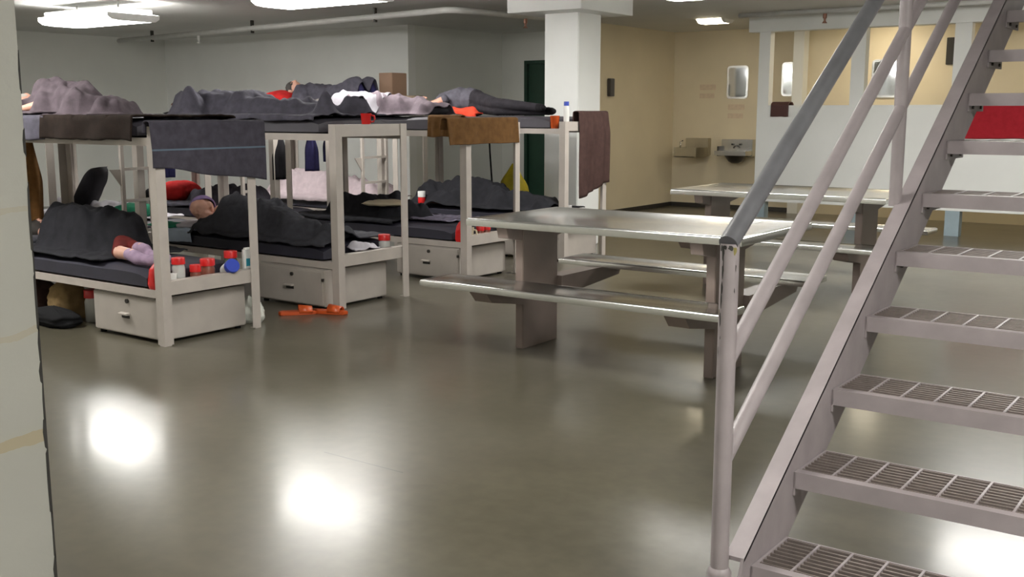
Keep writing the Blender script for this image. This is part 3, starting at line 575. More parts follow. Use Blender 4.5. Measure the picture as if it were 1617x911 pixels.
def blanket(name, caps, org, u0, u1, v0, v1, m, label, cat='blanket', seed=0, wr=0.012, nu=110, nv=64, edge=(0.02, 0.735), obst_off=0.012, group='blankets on the bunks', fold=1.0, wob=0.03, xedge=None):
    """cloth sheet settled over body capsules; beyond edge v-range it hangs down the side of the mattress"""
    U = np.linspace(u0, u1, nu); Vv = np.linspace(v0, v1, nv); UU, VV = np.meshgrid(U, Vv, indexing='ij')
    ph = seed*3.7
    nz = np.array([[noise.noise(Vector((uu*3+ph, vv*3, 0.3+seed))) for vv in Vv] for uu in U])
    nf = np.array([[noise.noise(Vector((uu*5+ph, vv*9+uu*3.0, 7+seed)))*0.6 + noise.noise(Vector((uu*13+vv*6+ph, vv*11, 2+seed)))*0.3 for vv in Vv] for uu in U])
    Uw = UU + wob*np.array([[noise.noise(Vector((ph, vv*4, uu*0.7))) for vv in Vv] for uu in U]); Vw = VV + wob*0.7*np.array([[noise.noise(Vector((uu*3, ph+5, vv*0.5))) for vv in Vv] for uu in U])
    Uo = np.clip(Uw, None, xedge) if xedge else Uw
    base = np.full_like(UU, 0.010); ob = base.copy(); Vc = np.clip(Vw, edge[0], edge[1])
    for a, b, r0, r1, mm in caps:
        L = (b-a).length; n = max(1, int(L/0.03)+1)
        for k in range(n):
            t = k/(n-1) if n > 1 else 0; p = a.lerp(b, t); r = r0+(r1-r0)*t + obst_off
            d2 = (Uw-p.x)**2 + (Vc-p.y)**2; q = d2 < r*r
            ob[q] = np.maximum(ob[q], p.z + np.sqrt(r*r - d2[q]))
    h = ob.copy()
    for it in range(46):
        hp = np.pad(h, 1, mode='edge'); av = (hp[:-2,1:-1]+hp[2:,1:-1]+hp[1:-1,:-2]+hp[1:-1,2:])/4
        h = np.maximum(ob, np.maximum(base, av - 0.0011))
    for it in range(3):
        hp = np.pad(h, 1, mode='edge'); h = 0.5*h + 0.5*(hp[:-2,1:-1]+hp[2:,1:-1]+hp[1:-1,:-2]+hp[1:-1,2:])/4
    lift = np.clip((h - 0.02)/0.10, 0, 1)
    rid = np.clip(1 - np.abs(nf)*3.0, -0.6, 1) - 0.35
    ndir = np.array([[noise.noise(Vector((uu*2.2+vv*5.5+ph, vv*1.2-uu*1.6, 11+seed))) for vv in Vv] for uu in U])
    rid2 = np.clip(1 - np.abs(ndir)*5.0, 0, 1)**1.5
    h = h + fold*wr*(0.4 + 1.3*lift)*rid + fold*wr*1.6*(0.3+lift)*rid2 + wr*0.4*np.abs(nz)
    for it in range(1):
        hp = np.pad(h, 1, mode='edge'); h = 0.45*h + 0.55*(hp[:-2,1:-1]+hp[2:,1:-1]+hp[1:-1,:-2]+hp[1:-1,2:])/4
    h = np.maximum(h, 0.004)
    Z = h.copy(); Y_ = Vc.copy(); X_ = Uo.copy()
    for lo, s, e in ((True, -1, edge[0]), (False, 1, edge[1])):
        over = np.clip((e - Vw) if lo else (Vw - e), 0, None)
        k = over > 0
        Z[k] = np.maximum(h[k] - over[k], -0.6); Y_[k] = e + s*(0.014 + 0.012*np.sin(UU[k]*17+ph)*np.clip(over[k]*8, 0, 1) + 0.01*np.abs(nz[k]))
    if xedge:
        ov = np.clip(Uw - xedge, 0, None); k = ov > 0; Z[k] = h[k] - ov[k]; X_[k] = xedge + 0.012 + 0.01*np.sin(VV[k]*21+ph)
    verts = np.stack([X_.ravel(), Y_.ravel(), Z.ravel()], 1)
    faces = [(i*nv+j, (i+1)*nv+j, (i+1)*nv+j+1, i*nv+j+1) for i in range(nu-1) for j in range(nv-1)]
    me = bpy.data.meshes.new(name); me.from_pydata(verts.tolist(), [], faces); me.materials.append(M[m]); me.shade_smooth()
    o = bpy.data.objects.new(name, me); COL.objects.link(o); o.location = org
    sd = o.modifiers.new('thickness', 'SOLIDIFY'); sd.thickness = 0.009; sd.offset = 1
    return tag(o, label, cat, group)
def pillow(org, u, v, lu, lv, h, m, label, rz=0.0, name='pillow', seed=1, tilt=0.0, w=0.0, group='pillows on the bunks', cat='pillow'):
    bm = bmesh.new(); n = 16; R_ = {}
    for s in (1, -1):
        for i in range(n+1):
            for j in range(n+1):
                if s < 0 and (i in (0, n) or j in (0, n)): R_[(s,i,j)] = R_[(1,i,j)]; continue
                x, y = i/n*2-1, j/n*2-1; q = (max(0, 1-abs(x)**2.6)*max(0, 1-abs(y)**2.6))**0.45
                z = s*h/2*q + 0.012*noise.noise(Vector((x*2+seed, y*2, s)))*q; pin = 1 - 0.06*(1-abs(y)**2)*0 - 0.05*abs(x*y)
                R_[(s,i,j)] = bm.verts.new((x*lu/2*pin, y*lv/2*pin, max(z + h/2, 0.002)))
        for i in range(n):
            for j in range(n):
                f = [R_[(s,i,j)], R_[(s,i+1,j)], R_[(s,i+1,j+1)], R_[(s,i,j+1)]]
                bm.faces.new(f if s > 0 else f[::-1])
    o = obj(name, bm, m, smooth=True); o.location = Vector(org) + Vector((u, v, w+0.006)); o.rotation_euler = (0, tilt, rz); return tag(o, label, cat, group)
PG = 'people asleep on the bunks'
def person(b, mats, org, label, voxel=0.016): return tag(b.build('person', mats, voxel, loc=org), label, 'person', PG)
def mset(b):
    r = []
    for c in b.c:
        if c[4] not in r: r.append(c[4])
    return r
# nearest bunk, upper: curled side sleeper under a mauve grey blanket
o = bed_origin(0, 0, 1); b = Body(); sleeper(b, ((0.14, 0.15), (0.42, 0.235), (0.84, 0.195), (1.04, 0.13), (1.24, 0.10)), -1, 0.40, 'shirt_grey', 'trouser_grey', 'skin_light', 'cloth_black', 'hair_grey', kv=0.20, fv=-0.02)
person(b, mset(b), o, 'person asleep on the upper nearest bunk under a mauve grey blanket')
bc = [c for c in b.c if c[4] in ('shirt_grey', 'trouser_grey', 'cloth_black')]
blanket('blanket', bc, o, 0.27, 1.40, 0.05, 0.70, 'wool_mauve', 'crumpled mauve grey blanket over the sleeper on the upper nearest bunk', seed=1, wr=0.015, fold=1.0, wob=0.06)
blanket('blanket', [], o, 0.02, 1.02, -0.15, 0.40, 'wool_bluegrey', 'grey blanket hanging down the side of the upper nearest bunk', seed=22, wr=0.008, nu=60, nv=40, edge=(-0.004, 0.735))
blanket('blanket', [], o + Vector((0, 0, 0.018)), 0.05, 0.86, 0.03, 0.24, 'wool_mauve', 'flat fold of mauve blanket along the edge of the upper nearest bunk', seed=2, wr=0.016, nu=60, nv=30)
pillow(o, 0.14, 0.40, 0.30, 0.48, 0.05, 'cloth_white', 'white pillow under the head on the upper nearest bunk')
blanket('blanket', bc, o, 1.00, 1.98, -0.15, 0.74, 'wool_brown_dark', 'dark brown blanket spread over the foot of the upper nearest bunk', seed=3, wr=0.010, obst_off=-0.02, edge=(-0.006, 0.735))
# bunk with the red cup, upper
o = bed_origin(0, 1, 1); b = Body(); sleeper(b, ((0.02, 0.17), (0.30, 0.18), (0.80, 0.17), (1.24, 0.13), (1.72, 0.13)), 0, 0.38, 'wool_bluegrey', 'trouser_grey', 'skin_brown', 'cloth_black', 'hair_dark', up_arm=((0.44, 0.10, 0.19), (0.16, 0.22, 0.13)))
person(b, mset(b), o, 'person asleep on their back on the upper bunk with the red cup')
bc = [c for c in b.c if c[4] in ('wool_bluegrey', 'trouser_grey', 'cloth_black')]
blanket('blanket', bc, o, 0.14, 1.96, -0.03, 0.72, 'wool_bluegrey', 'blue grey wool blanket covering the sleeper on the upper bunk with the red cup', seed=4, wr=0.015, obst_off=0.0, edge=(0.0, 0.735))
pillow(o, 0.10, 0.38, 0.24, 0.46, 0.05, 'wool_dark', 'dark pillow at the head of the upper bunk with the red cup', seed=14)
# bunk with the brown towel, upper
o = bed_origin(0, 2, 1); b = Body(); sleeper(b, ((0.08, 0.16), (0.36, 0.17), (0.82, 0.14), (1.10, 0.08), (1.36, 0.06)), 1, 0.40, 'cloth_white', 'trouser_grey', 'skin_light', 'cloth_black', 'hair_dark')
person(b, mset(b), o, 'person asleep under white and grey covers on the upper bunk with the brown towel')
bc = [c for c in b.c if c[4] in ('cloth_white', 'trouser_grey', 'cloth_black')]
blanket('bed_sheet', bc, o, 0.04, 0.92, 0.06, 0.72, 'sheet_white_dimmed', 'rumpled white sheet over the sleeper on the upper bunk with the brown towel', 'sheet', seed=5, wr=0.012, nu=70)
blanket('blanket', bc, o, 0.52, 1.45, 0.02, 0.72, 'wool_mauve', 'rumpled light grey blanket on the upper bunk with the brown towel', seed=6, wr=0.013, obst_off=0.012)
# bunk beside the column, upper: clothed sleeper
o = bed_origin(0, 3, 1); b = Body(); v = 0.40
b.head((0.145, 0.325, 0.115), (0.12, -1, 0.30), (-1, 0.0, 0.10), 'skin_light', 'hair_grey')
b.cap((0.25, 0.35, 0.11), (0.34, v, 0.13), 0.052, 0.064, 'skin_light')
b.cap((0.38, v, 0.09), (0.38, v, 0.17), 0.085, 0.075, 'shirt_grey')
b.cap((0.40, v, 0.13), (0.60, v-0.01, 0.165), 0.125, 0.135, 'shirt_grey'); b.cap((0.60, v, 0.165), (0.72, v, 0.165), 0.135, 0.130, 'shirt_grey')
b.cap((0.80, v, 0.10), (0.80, v, 0.165), 0.105, 0.11, 'trouser_grey')
for q, a_ in (((1.18, 0.26, 0.065), (1.72, 0.36, 0.05)), ((1.16, 0.24, 0.125), (1.66, 0.28, 0.085))):
    q, a_ = Vector(q), Vector(a_); b.cap((0.80, v, q.z+0.05), q, 0.088, 0.062, 'trouser_grey'); b.cap(q, q.lerp(a_, 0.3), 0.060, 0.057, 'trouser_grey'); b.cap(q.lerp(a_, 0.3), a_, 0.056, 0.040, 'trouser_grey'); b.foot(a_, (0.6, -0.8, 0), (q-a_).normalized(), 'cloth_black')
b.cap((0.38, v-0.02, 0.10), (0.40, 0.14, 0.055), 0.052, 0.042, 'shirt_grey'); b.cap((0.40, 0.14, 0.055), (0.22, 0.08, 0.04), 0.040, 0.028, 'skin_light'); b.hand((0.22, 0.08, 0.04), (-1, 0.25, 0.0), (0, 0.2, 1), 'skin_light', 0.3, 1)
b.cap((0.38, v-0.02, 0.18), (0.54, 0.20, 0.17), 0.055, 0.044, 'shirt_grey'); b.cap((0.54, 0.20, 0.17), (0.38, 0.08, 0.085), 0.040, 0.028, 'skin_light'); b.hand((0.38, 0.08, 0.085), (-0.9, -0.2, -0.2), (0, 0.3, -1), 'skin_light', 0.4, -1)
person(b, mset(b), o, 'person in grey shirt and dark trousers asleep on the upper bunk beside the column', 0.007)
blanket('red_cloth', [(V(0.45,0.06,0.02), V(1.0,0.07,0.01), 0.05, 0.04, '')], o, 0.36, 1.08, -0.01, 0.16, 'cloth_orange_red', 'bright red cloth along the edge of the upper bunk beside the column', 'cloth', seed=8, wr=0.022, nu=50, nv=24, group='loose cloths')
pillow(o, 0.10, 0.42, 0.24, 0.5, 0.045, 'wool_dark', 'dark folded blanket used as pillow on the upper bunk beside the column', seed=4)
# nearest bunk, lower
o = bed_origin(0, 0, 0); b = Body(); sleeper(b, ((0.12, 0.16), (0.40, 0.25), (0.84, 0.27), (1.20, 0.22), (1.5, 0.1)), 1, 0.42, 'wool_dark', 'trouser_grey', 'skin_light', 'cloth_lilac', 'hair_dark', arms=False, kv=0.05)
b.c = [c for c in b.c if c[4] != 'cloth_lilac' and not (c[4] == 'trouser_grey' and c[1].x > 1.25)]
for a in ((1.74, 0.12, 0.055), (1.63, 0.26, 0.075)):
    b.cap((1.18, 0.40, 0.08), (1.48, a[1]+0.05, 0.06), 0.060, 0.048, 'cloth_dark_red'); b.cap((1.48, a[1]+0.05, 0.06), (a[0]-0.04, a[1], a[2]+0.01), 0.046, 0.040, 'skin_light')
    b.cap((a[0]-0.07, a[1], a[2]+0.01), a, 0.042, 0.045, 'cloth_lilac'); b.cap((a[0], a[1], 0.045), (a[0]+0.22, a[1]+0.0, 0.042), 0.042, 0.034, 'cloth_lilac')
person(b, mset(b), o, 'person asleep on the lower nearest bunk, purple socks sticking out of a black blanket', 0.012)
bc = [c for c in b.c if c[4] in ('wool_dark', 'trouser_grey')]
blanket('blanket', bc, o, 0.05, 1.46, 0.03, 0.73, 'wool_dark', 'heavy black wool blanket over the sleeper on the lower nearest bunk', seed=9, wr=0.019, obst_off=0.015, wob=0.06)
pillow(o, 0.17, 0.40, 0.32, 0.5, 0.06, 'wool_grey', 'grey pillow at the head of the lower nearest bunk', seed=5)
# bunk with the red cup, lower
o = bed_origin(0, 1, 0); b = Body(); sleeper(b, ((0.31, 0.235), (0.57, 0.26), (1.08, 0.22), (1.50, 0.12), (1.86, 0.10)), -1, 0.36, 'cloth_orange_red', 'wool_grey', 'skin_light', 'wool_dark', 'skin_light', kv=0.16, look=(0.30, -1, 0.05), upv=(-0.70, 0.05, 0.70), hv=-0.06)
p = person(b, mset(b), o, 'person in a purple knit cap asleep on the lower bunk with the red cup', 0.007)
hc = Vector((0.31, 0.28, 0.145)) + Vector((-0.70, 0.05, 0.70)).normalized()*0.030 - Vector((0.3, -1, 0.05)).normalized()*0.012; bm = bmesh.new(); bmesh.ops.create_uvsphere(bm, u_segments=28, v_segments=16, radius=0.100)
bmesh.ops.delete(bm, geom=[q for q in bm.verts if q.co.z < -0.012], context='VERTS')
cap = obj('knit_cap', bm, 'cloth_purple', p, smooth=True, loc=hc); cap.rotation_euler = Vector((-0.78, 0.36, 0.62)).to_track_quat('Z', 'Y').to_euler()
sd = cap.modifiers.new('thickness', 'SOLIDIFY'); sd.thickness = 0.010; sd.offset = 1
bc = [c for c in b.c if c[4] in ('cloth_orange_red', 'wool_grey', 'wool_dark') or c[0].x > 0.56]
blanket('blanket', bc, o, 0.46, 1.99, 0.0, 0.73, 'wool_grey', 'charcoal wool blanket over the sleeper in the purple cap', seed=10, wr=0.019, obst_off=0.015, wob=0.05)
pillow(o, 0.22, 0.24, 0.40, 0.40, 0.055, 'cloth_white', 'white pillow under the head with the purple cap', 0.2, seed=6)
pillow(o, 0.08, 0.10, 0.36, 0.20, 0.05, 'cloth_green', 'green folded cloth beside the white pillow', 0.05, 'folded_cloth', 7, group='loose cloths', cat='cloth', w=0.0)
blanket('folded_cloth', [], o, 0.04, 0.50, -0.08, 0.10, 'cloth_ice', 'pale blue cloth hanging at the edge of the bed below the purple cap', 'cloth', seed=11, wr=0.02, nu=40, nv=24, group='loose cloths')
# bunk with the brown towel, lower: empty, rumpled blankets
o = bed_origin(0, 2, 0)
blanket('blanket', [(V(0.3,0.4,0.02), V(0.9,0.45,0.05), 0.11, 0.13, ''), (V(1.0,0.3,0.03), V(1.2,0.5,0.03), 0.07, 0.08, '')], o, 0.10, 1.32, 0.0, 0.72, 'wool_dark', 'rumpled black blanket on the empty lower bunk with the brown towel', seed=12, wr=0.02)
blanket('blanket', [], o, 1.18, 1.72, 0.25, 0.72, 'cloth_flower', 'patterned lilac grey cloth on the lower bunk with the brown towel', seed=13, wr=0.02, nu=50, nv=40)
pillow(o, 0.98, 0.30, 0.36, 0.34, 0.055, 'foam_cream', 'cream cushion on the lower bunk with the brown towel', 0.3, seed=8, w=0.11)
# bunk beside the column, lower
o = bed_origin(0, 3, 0); b = Body(); sleeper(b, ((0.24, 0.17), (0.56, 0.25), (1.05, 0.20), (1.30, 0.12), (1.72, 0.09)), -1, 0.40, 'wool_grey', 'wool_dark', 'skin_light', 'cloth_black', 'hair_dark')
person(b, mset(b), o, 'person asleep hidden under a black blanket on the lower bunk beside the column')
blanket('blanket', b.c, o, 0.10, 1.90, 0.02, 0.73, 'wool_dark', 'black wool blanket pulled over the sleeper on the lower bunk beside the column', seed=14, wr=0.016, obst_off=0.03)
# far row
o = bed_origin(1, 3, 1); b = Body(); sleeper(b, ((0.44, 0.39), (0.72, 0.34), (1.15, 0.31), (1.54, 0.40), (1.74, 0.12)), 0, 0.38, 'wool_dark', 'cloth_navy', 'skin_light', 'cloth_black', 'hair_dark')
person(b, mset(b), o, 'person with raised knees asleep on the upper far bunk by the white wall', 0.018)
bc = [c for c in b.c if c[4] in ('wool_dark', 'cloth_navy', 'cloth_black')]
blanket('blanket', bc, o, 0.62, 1.62, 0.02, 0.72, 'wool_bluegrey', 'blue grey blanket over the raised knees on the upper far bunk', seed=15, wr=0.010, nu=80)
pillow(o, 0.28, 0.38, 0.5, 0.55, 0.29, 'cloth_red', 'red pillow at the head of the upper far bunk by the white wall', 0.2, seed=9)
o = bed_origin(1, 3, 0); b = Body(); sleeper(b, ((0.16, 0.20), (0.42, 0.25), (0.95, 0.23), (1.25, 0.14), (1.6, 0.1)), 1, 0.40, 'cloth_pink', 'cloth_pink', 'skin_light', 'cloth_pink', 'hair_grey')
person(b, mset(b), o, 'person asleep hidden under a pale pink blanket on the lower far bunk', 0.018)
blanket('blanket', b.c, o, 0.05, 1.92, -0.02, 0.73, 'cloth_pink', 'pale pink blanket over the sleeper on the lower far bunk by the white wall', seed=16, wr=0.018, obst_off=0.03)
o = bed_origin(1, 2, 0)
blanket('blanket', [(V(0.5,0.4,0.02), V(1.4,0.4,0.04), 0.10, 0.14, '')], o, 0.3, 1.80, 0.0, 0.72, 'wool_bluegrey', 'blue grey blanket heaped on the lower far bunk with red cloth', seed=17, wr=0.02)
pillow(o, 0.22, 0.35, 0.34, 0.5, 0.22, 'cloth_red', 'red bundled cloth at the head of the lower far bunk', 0.5, 'cloth_bundle', 10, group='loose cloths', cat='cloth')
pillow(o, 0.06, 0.15, 0.16, 0.2, 0.15, 'cloth_black', 'black bundled cloth beside the red bundle on the lower far bunk', 0.3, 'cloth_bundle', 11, group='loose cloths', cat='cloth')
o = bed_origin(1, 2, 1)
blanket('blanket', [(V(0.3,0.4,0.0), V(1.3,0.4,0.02), 0.09, 0.07, '')], o, 0.1, 1.80, 0.0, 0.72, 'wool_grey', 'grey blanket spread on the upper far bunk with red cloth below', seed=18, wr=0.012, nu=60, nv=30)
o = bed_origin(1, 1, 0)
blanket('bed_sheet', [(V(0.5,0.3,0.02), V(1.3,0.4,0.02), 0.08, 0.09, '')], o, 0.2, 1.80, -0.06, 0.72, 'cloth_white', 'rumpled white sheet on the lower far bunk', 'sheet', seed=19, wr=0.02)
pillow(o, 1.55, 0.35, 0.3, 0.4, 0.14, 'cloth_green', 'green bundle on the white sheet of the lower far bunk', 0.4, 'cloth_bundle', 12, group='loose cloths', cat='cloth')
o = bed_origin(1, 1, 1)
blanket('blanket', [(V(0.3,0.4,0.0), V(1.0,0.4,0.02), 0.07, 0.06, '')], o, 0.1, 1.80, 0.0, 0.72, 'wool_brown_dark', 'dark blanket spread on the upper far bunk above the white sheet', seed=20, wr=0.012, nu=60, nv=30)
o = bed_origin(1, 0, 0); blanket('blanket', [], o, 0.1, 1.80, 0.0, 0.72, 'wool_dark', 'dark blanket on the lower far bunk behind the nearest one', seed=21, wr=0.014, nu=60, nv=30)

# ------------------------------------------------------------------ cloths hung over rails
def hung(name, axis, at, a0, a1, ztop, front, back, m, label, sgn=1, seed=0, amp=0.012, nk=60, cat='towel', lap=0.012, skew=0.0, group='cloths hung on the bunk rails', thick=0.007, halfw=0.036, taper=0.0):
    """cloth folded over a horizontal rail. axis 'y': rail along Y at X=at, front faces sgn*X"""
    prof = []
    for t in np.linspace(0, 1, 16): prof.append((-halfw, -back*(1-t), -1))
    for t in np.linspace(0, 1, 7)[1:-1]: prof.append((-halfw*math.cos(math.pi*t), lap + 0.5*halfw*math.sin(math.pi*t) - lap, 0))
    for t in np.linspace(0, 1, 26): prof.append((halfw, -front*t, 1))
    n = len(prof); verts = []
    for i in range(nk+1):
        s = i/nk; wv = noise.noise(Vector((s*4+seed*3, 1.3, seed)))
        for (ox, oz, sd) in prof:
            dz = abs(oz); hang = min(1, dz*5)
            fold = amp*hang*(math.sin(s*23 + seed + 2*wv) * 0.6 + 1.2*noise.noise(Vector((s*7+seed, dz*1.5, 4)))) 
            off = ox + (fold + amp*hang*0.9)*(1 if sd > 0 else -1 if sd < 0 else 0)
            zz = oz*(1 + 0.05*noise.noise(Vector((s*3, seed, 9)))) + skew*(s-0.5)*hang*dz
            av = a0 + (a1-a0)*s; av = av + taper*(0.5-s)*dz
            verts.append((at + sgn*off, av, zz) if axis == 'y' else (av, at + sgn*off, zz))
    faces = [(i*n+j, (i+1)*n+j, (i+1)*n+j+1, i*n+j+1) for i in range(nk) for j in range(n-1)]
    me = bpy.data.meshes.new(name); me.from_pydata(verts, [], faces); me.materials.append(M[m]); me.shade_smooth()
    ob = bpy.data.objects.new(name, me); COL.objects.link(ob); ob.location = (0, 0, ztop); sd = ob.modifiers.new('thickness', 'SOLIDIFY'); sd.thickness = thick; sd.offset = 1
    return tag(ob, label, cat, group)
hung('blanket', 'y', XF-0.034, 3.835, 4.70, 1.338, 0.315, 0.06, 'wool_striped', 'grey wool blanket with a pale stripe hung over the end rail of the nearest bunk', seed=1, cat='blanket', skew=-0.35)
hung('towel', 'y', XF-0.064, 6.60, 7.56, 1.345, 0.20, 0.08, 'towel_brown', 'brown towel hung over the end rail of a bunk facing the steel table', seed=2, amp=0.018)
hung('towel', 'x', 6.835, -5.80, XF-0.06, 1.365, 0.16, 0.05, 'towel_brown', 'brown towel corner hung over the side of the bunk facing the steel table', sgn=-1, seed=3, amp=0.012, nk=24)
hung('blanket', 'y', XF-0.075, 8.56, 9.09, 1.40, 0.74, 0.10, 'wool_maroon', 'maroon brown blanket hung over the bunk end beside the white column', seed=4, amp=0.016, cat='blanket', skew=0.18)
def hanging_cloth(x, y, z, w, d, m, label, axis='x', seed=0, name='hanging_clothes', group='clothes hung from the bunks', taper=0.3):
    """garment hanging from a point on a rail: gathered at the top, folded below"""
    bm = bmesh.new(); ns, nt2 = 24, 14; rows = []
    for j in range(nt2+1):
        t = j/nt2; ww = w*(0.55 + 0.45*min(1, t*2.2)) * (1 - taper*max(0, t-0.6)); row = []
        for i in range(ns):
            a = 2*math.pi*i/ns; rr = 1 + 0.28*math.sin(a*5+seed)*min(1, t*2) ; px = ww/2*math.cos(a)*rr; py = (0.03+0.03*min(1, t*3))*math.sin(a)*rr
            row.append(bm.verts.new((px, py, -d*t) if axis == 'x' else (py, px, -d*t)))
        rows.append(row)
    for A, C in zip(rows, rows[1:]):
        for i in range(ns): bm.faces.new((A[i], A[(i+1)%ns], C[(i+1)%ns], C[i]))
    bm.faces.new(rows[0][::-1]); bm.faces.new(rows[-1])
    return tag(obj(name, bm, m, smooth=True, loc=(x, y, z)), label, 'clothes', group)
hanging_cloth(XF-BL+0.02, 4.06, 1.225, 0.20, 0.62, 'jacket_tan', 'tan brown jacket hanging at the head of the nearest bunk', 'y', 1)
hanging_cloth(XF-BL+0.02, 4.28, 1.225, 0.18, 0.66, 'jacket_tan', 'rust brown trousers hanging beside the tan jacket', 'y', 2)
hanging_cloth(XF-BL+0.03, 3.93, 1.225, 0.10, 0.75, 'cloth_navy', 'dark navy garment hanging beside the tan jacket', 'y', 3)
hanging_cloth(XBK-0.05, 7.42, 1.19, 0.11, 0.36, 'cloth_navy', 'navy trouser leg hanging from a far bunk above the pink blanket', 'y', 4, taper=-0.3)
hanging_cloth(XBK-0.05, 7.66, 1.19, 0.07, 0.28, 'cloth_navy', 'narrow navy cloth hanging beside the navy trouser leg', 'y', 5)
hanging_cloth(XBK-0.03, 6.98, 1.19, 0.16, 0.42, 'cloth_black', 'black cloth hanging from the far bunk left of the pink blanket', 'y', 6, taper=0)
pillow(bed_origin(1, 1, 0), 0.92, 0.42, 0.46, 0.66, 0.16, 'cloth_black', 'large black bundled blanket propped up on the white sheet of a far bunk', 0.75, 'blanket_bundle', 31, tilt=-1.15, w=0.20, group='loose cloths', cat='blanket')
hanging_cloth(XBK-0.03, 5.72, 1.19, 0.12, 0.34, 'cloth_navy', 'short navy cloth hanging on the far bunk with white sheets', 'y', 8)
bm = bmesh.new(); tube(bm, [(0, 0, 0), (0.01, 0, -0.2), (0.035, 0, -0.5), (0.04, 0.0, -0.6)], 0.009, 8); tag(obj('strap', bm, 'cloth_black', smooth=True, loc=(-6.86, 9.03, 1.2)), 'thin black strap hanging from the upper deck beside the column', 'strap', 'clothes hung from the bunks')
hung('red_cloth', 'x', YP+0.07, -3.05, -1.9, SILL+0.025, 0.40, 0.1, 'carpet_red', 'bright red towel hung over the white half wall behind the stair treads', sgn=-1, seed=6, amp=0.006, cat='towel', halfw=0.085)
hung('brown_cloth', 'x', YP+0.07, -5.30, -5.07, SILL+0.003, 0.14, 0.08, 'brown_box', 'small dark brown cloth hung over the left end of the white half wall', sgn=-1, seed=7, amp=0.004, cat='towel', halfw=0.085, nk=14)
# ------------------------------------------------------------------ jars, cups, bottles
def jar(label, loc, r, h, body, lid, lidh=0.03, tilt=(0,0,0), group='jars and cups on the bunk ends', name='jar', rl=1.03):
    t = thing(name, label, name, loc, 0, group); t.rotation_euler = tilt
    bm = bmesh.new(); hb = h - lidh; lathe(bm, [(r*0.9, 0), (r, 0.008), (r, hb*0.82), (r*0.86, hb*0.95), (r*0.86, hb)], 20); obj('glass', bm, body, t, smooth='auto')
    bm = bmesh.new(); lathe(bm, [(r*rl, hb-0.004), (r*rl, h-0.004), (r*rl*0.95, h)], 20); obj('lid', bm, lid, t, smooth='auto')
    return t
def cup(label, loc, r, h, m, group='jars and cups on the bunk ends', handle=False):
    t = thing('cup', label, 'cup', loc, 0.6, group); bm = bmesh.new()
    lathe(bm, [(r*0.78, 0), (r*0.82, 0.004), (r, h), (r*1.05, h+0.003), (r*0.95, h+0.003), (r*0.92, h-0.004), (r*0.75, 0.012)], 20); obj('cup_body', bm, m, t, smooth='auto')
    if handle: bm = bmesh.new(); tube(bm, [(r*0.9, 0, h*0.85), (r*1.5, 0, h*0.8), (r*1.6, 0, h*0.5), (r*1.4, 0, h*0.25), (r*0.85, 0, h*0.2)], 0.007, 8); obj('handle', bm, m, t, smooth=True)
    return t
JX = XF - 0.115; JZ = ZLO
jar('clear jar with red lid at the foot of the nearest bunk', (JX, 4.07, JZ), 0.040, 0.180, 'plastic_clear', 'plastic_red', 0.036)
jar('short red capped jar beside the clear jar on the nearest bunk', (JX+0.02, 4.18, JZ), 0.034, 0.125, 'jar_brown', 'plastic_red', 0.04)
jar('dark jar with wide red lid in the middle of the jar row', (JX, 4.29, JZ), 0.045, 0.150, 'jar_brown', 'plastic_red', 0.04)
jar('white jar with blue lid tipped over in the jar row', (JX, 4.435, JZ+0.05), 0.045, 0.13, 'plastic_white', 'plastic_blue', 0.035, (0, 1.15, -0.3))
jar('green jar with red lid beside the white tube', (JX-0.03, 4.50, JZ), 0.042, 0.175, 'jar_green', 'plastic_red', 0.04)
t = thing('lotion_tube', 'white lotion tube with teal label at the end of the jar row', 'tube', (JX+0.015, 4.60, JZ), 0, 'jars and cups on the bunk ends')
obj('tube_body', B((-0.02, 0.02, -0.036, 0.036, 0.02, 0.19)), 'plastic_white', t, bevel=0.012); obj('tube_label', B((0.0195, 0.0215, -0.026, 0.03, 0.07, 0.12)), 'label_teal', t); obj('cap', B((-0.018, 0.018, -0.03, 0.03, 0.0, 0.022)), 'plastic_white', t, bevel=0.003)
cup('white cup behind the near post of the nearest bunk', (JX+0.02, 4.0, JZ), 0.034, 0.085, 'plastic_white')
RB1 = ('red plastic bag at the corner of the lower nearest bunk', (XF-0.12, 3.915, JZ), 0.10, 0.09, 0.165, 'plastic_red')
jar('clear jar with red lid on the lower end of the bunk with the red cup', (JX-0.02, 5.96, JZ), 0.045, 0.150, 'plastic_clear', 'plastic_red', 0.04)
blanket('lace_cloth', [(V(0.03,0.05,0), V(0.06,0.12,0.0), 0.035, 0.03, ''), (V(0.05,0.17,0), V(0.05,0.21,0), 0.03, 0.025, '')], Vector((XF-0.175, 5.60, ZLO+0.045)), 0.0, 0.095, 0.0, 0.26, 'cloth_white', 'crumpled white lace cloth beside the red lidded jar', 'cloth', seed=30, wr=0.03, nu=24, nv=40, edge=(-1, 1), group='loose cloths')
cup('red cup standing on the upper end rail', (XF-0.05, 5.70, 1.318), 0.040, 0.075, 'plastic_red', handle=True)
cup('cream mug on the lower bunk end facing the steel table', (JX, 6.98, JZ), 0.04, 0.115, 'foam_cream', handle=True)
for k2, yy in enumerate((7.13, 7.22)): jar(('brown jar with red lid beside the cream mug', 'second small red lidded jar past the cream mug')[k2], (JX, yy, JZ), 0.034, 0.115, 'jar_brown', 'plastic_red', 0.035)
RB2 = ('red bag at the corner of the lower bunk facing the steel table', (XF-0.13, 6.885, JZ), 0.09, 0.07, 0.18, 'plastic_red')
o = bed_origin(0, 3, 0)
jar('white bottle with red base label at the head of the lower bunk beside the column', (XF-1.88, 8.42, ZLO+MT+0.005), 0.040, 0.14, 'plastic_red', 'plastic_white', 0.055, name='bottle')
cup('red cup at the foot of the lower bunk beside the column', (XF-0.16, 8.37, ZLO+0.0), 0.04, 0.135, 'plastic_red')
